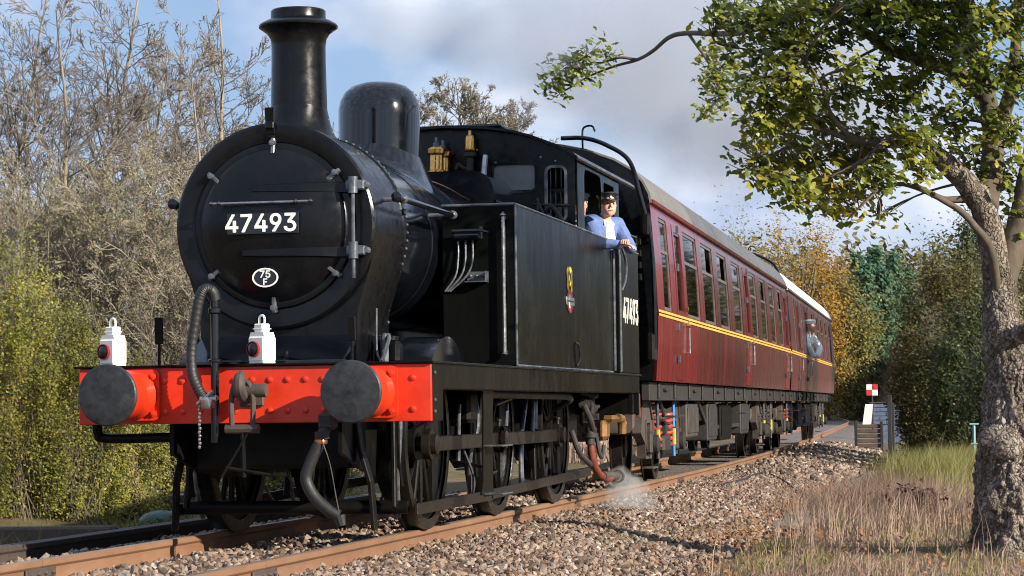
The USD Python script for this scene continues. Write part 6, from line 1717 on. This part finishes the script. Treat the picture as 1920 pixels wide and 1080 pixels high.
def cluster(px, py, r_, dy, dens):
    c = at(px, py, OY + dy)
    R_ = r_ * (OY + dy - CY) / FPX
    j = np.argmin(((limb_pts - c) ** 2).sum(1))
    a = limb_pts[j]
    m_ = (a + c) / 2 + rng.normal(size=3) * .1 * np.linalg.norm(c - a)
    q_ = smooth_path([a, m_, c], 4)
    twA.append((q_[:-1], q_[1:], np.linspace(.014, .006, len(q_) - 1), np.linspace(.013, .005, len(q_) - 1)))
    ns = int(5 + r_ * .35)
    e = c + rng.normal(size=(ns, 3)) * R_ * [.62, .8, .62]
    f0 = q_[rng.integers(len(q_) // 2, len(q_), ns)]
    mm_ = (f0 + e) / 2 + rng.normal(size=(ns, 3)) * .12 * R_
    twA.append((f0, mm_, np.full(ns, .005), np.full(ns, .004))); twA.append((mm_, e, np.full(ns, .004), np.full(ns, .002)))
    n_ = int(dens * r_ ** 1.75)
    k = rng.integers(0, ns, n_)
    t_ = rng.random((n_, 1))
    lfp.append(np.where(t_ < .45, mm_[k] + (e[k] - mm_[k]) * (t_ / .45), e[k]) + rng.normal(size=(n_, 3)) * .055)


for px, py, r_ in CL:
    cluster(px, py, r_, -.3 + rng.normal() * .5, .245)
for px, py, r_ in CLB:
    cluster(px, py, r_, 6.9 + rng.normal() * .25, .3)
for px, py, r_ in CLC:
    cluster(px, py, r_, 6.1 + rng.normal() * .3, .3)
# the crown goes on above and to the right of the picture
for i in range(46):
    px, py = rng.uniform(1560, 2150), rng.uniform(-560, -40)
    cluster(px, py, rng.uniform(45, 75), rng.normal() * .9, .12)
for i in range(5):
    cluster(rng.uniform(1970, 2090), rng.uniform(-20, 240), rng.uniform(40, 60), .6 + rng.normal() * .4, .13)
S = [np.concatenate(z_) for z_ in zip(*twA)]
obj('twigs', prisms(*S, n=4), 'twig_dark', oak, smooth=False)
lp = np.vstack(lfp)
obj('leaves', leaves(lp, .096, rng, 'oak', droop=.5, up_bias=.5), 'leaf_oak', oak, smooth=False)
# the thin branch with withered tips low on the trunk's left is part of the limbs; a few bare sprigs hang there
sp0 = O([(1640, 360, -.7), (1650, 385, -.7), (1648, 420, -.7)])
obj('sprig', tube(smooth_path(sp0), .005, 5), 'twig_dark', oak)
print('oak leaves', len(lp))

# ------------------------------------------------------------------ smoke and steam
def plume(name, label, cat_, a, b, r0, k, dens, scale, col, thr, n_sides=20, fade=1.0, aniso=.3):
    """a cone of smoke from a towards b, its density broken up by noise and thinning towards its edge"""
    a, b = np.array(a, float), np.array(b, float)
    d = b - a; Ln = float(np.linalg.norm(d)); d /= Ln
    x_ = np.cross(d, (0, 0, 1)); x_ /= np.linalg.norm(x_)
    z_ = np.cross(x_, d)
    xf = UsdGeom.Xform.Define(stage, _name('/World', name))
    xf.AddTransformOp().Set(Gf.Matrix4d(*x_, 0, *d, 0, *z_, 0, *a, 1))
    p = cd(xf.GetPrim(), label=label, category=cat_, kind='stuff')
    _orig[str(p.GetPath())] = np.zeros(3)
    lk = name + '_look_%d' % len(_orig)
    usdkit.material(stage, '/World/Looks/' + lk, {
        'tc': ('texture_coordinate', {}), 's': ('separate_xyz', {}),
        'x2': ('math', {'math_type': 'multiply'}), 'xz': ('math', {'math_type': 'multiply_add'}), 'r': ('math', {'math_type': 'sqrt'}),
        'w': ('math', {'math_type': 'multiply_add', 'value2': k, 'value3': r0}), 'q': ('math', {'math_type': 'divide'}),
        'n': ('noise_texture', {'scale': scale, 'detail': 5.0, 'roughness': .55, 'distortion': .4}),
        'f': ('map_range', {'from_min': .25, 'from_max': 1.0, 'to_min': 0.0, 'to_max': -.42, 'clamp': True}),
        'g': ('math', {'math_type': 'add'}),
        'm': ('map_range', {'from_min': thr, 'from_max': thr + .22, 'to_min': 0.0, 'to_max': dens, 'clamp': True}),
        'th': ('map_range', {'from_min': 0.0, 'from_max': Ln, 'to_min': 1.0, 'to_max': fade, 'clamp': True}),
        'dd': ('math', {'math_type': 'multiply'}),
        'v': ('principled_volume', {'color': col, 'anisotropy': aniso}),
    }, [('tc.object', 's.vector'), ('s.x', 'x2.value1'), ('s.x', 'x2.value2'), ('s.z', 'xz.value1'), ('s.z', 'xz.value2'), ('x2.value', 'xz.value3'), ('xz.value', 'r.value1'),
        ('s.y', 'w.value1'), ('r.value', 'q.value1'), ('w.value', 'q.value2'), ('q.value', 'f.value'), ('tc.object', 'n.vector'), ('n.fac', 'g.value1'), ('f.result', 'g.value2'),
        ('g.value', 'm.value'), ('s.y', 'th.value'), ('m.result', 'dd.value1'), ('th.result', 'dd.value2'), ('dd.value', 'v.density')], volume='v.volume')
    m = lathe([(0, 0), (r0, 0), (r0 + k * Ln, Ln), (0, Ln)], (0, 0, 0), 'y', n_sides)
    trimesh.repair.fix_normals(m)
    obj('cloud', m, lk, p, smooth=False)


plume('chimney_smoke', 'grey smoke plume trailing from the chimney back over the train', 'smoke', (0, 1.17, 3.9), (-.6, 60, 11.2), .2, .14, .7, .55, (.76, .82, .94), .39, fade=.25, aniso=.1)
plume('steam_leak', 'small puff of white steam from the overflow pipe above the rail', 'steam', (1.24, 7.93, .30), (1.30, 8.15, -.2), .09, .7, 3.4, 4.5, (1, 1, 1), .16, fade=.35, aniso=0.0)
plume('steam_wisp', 'faint wisp of steam beside the safety valves behind the dome', 'steam', (-.25, 5.3, 3.0), (-.5, 5.1, 3.75), .12, .38, 1.6, 5.0, (1, 1, 1), .34, fade=.2)
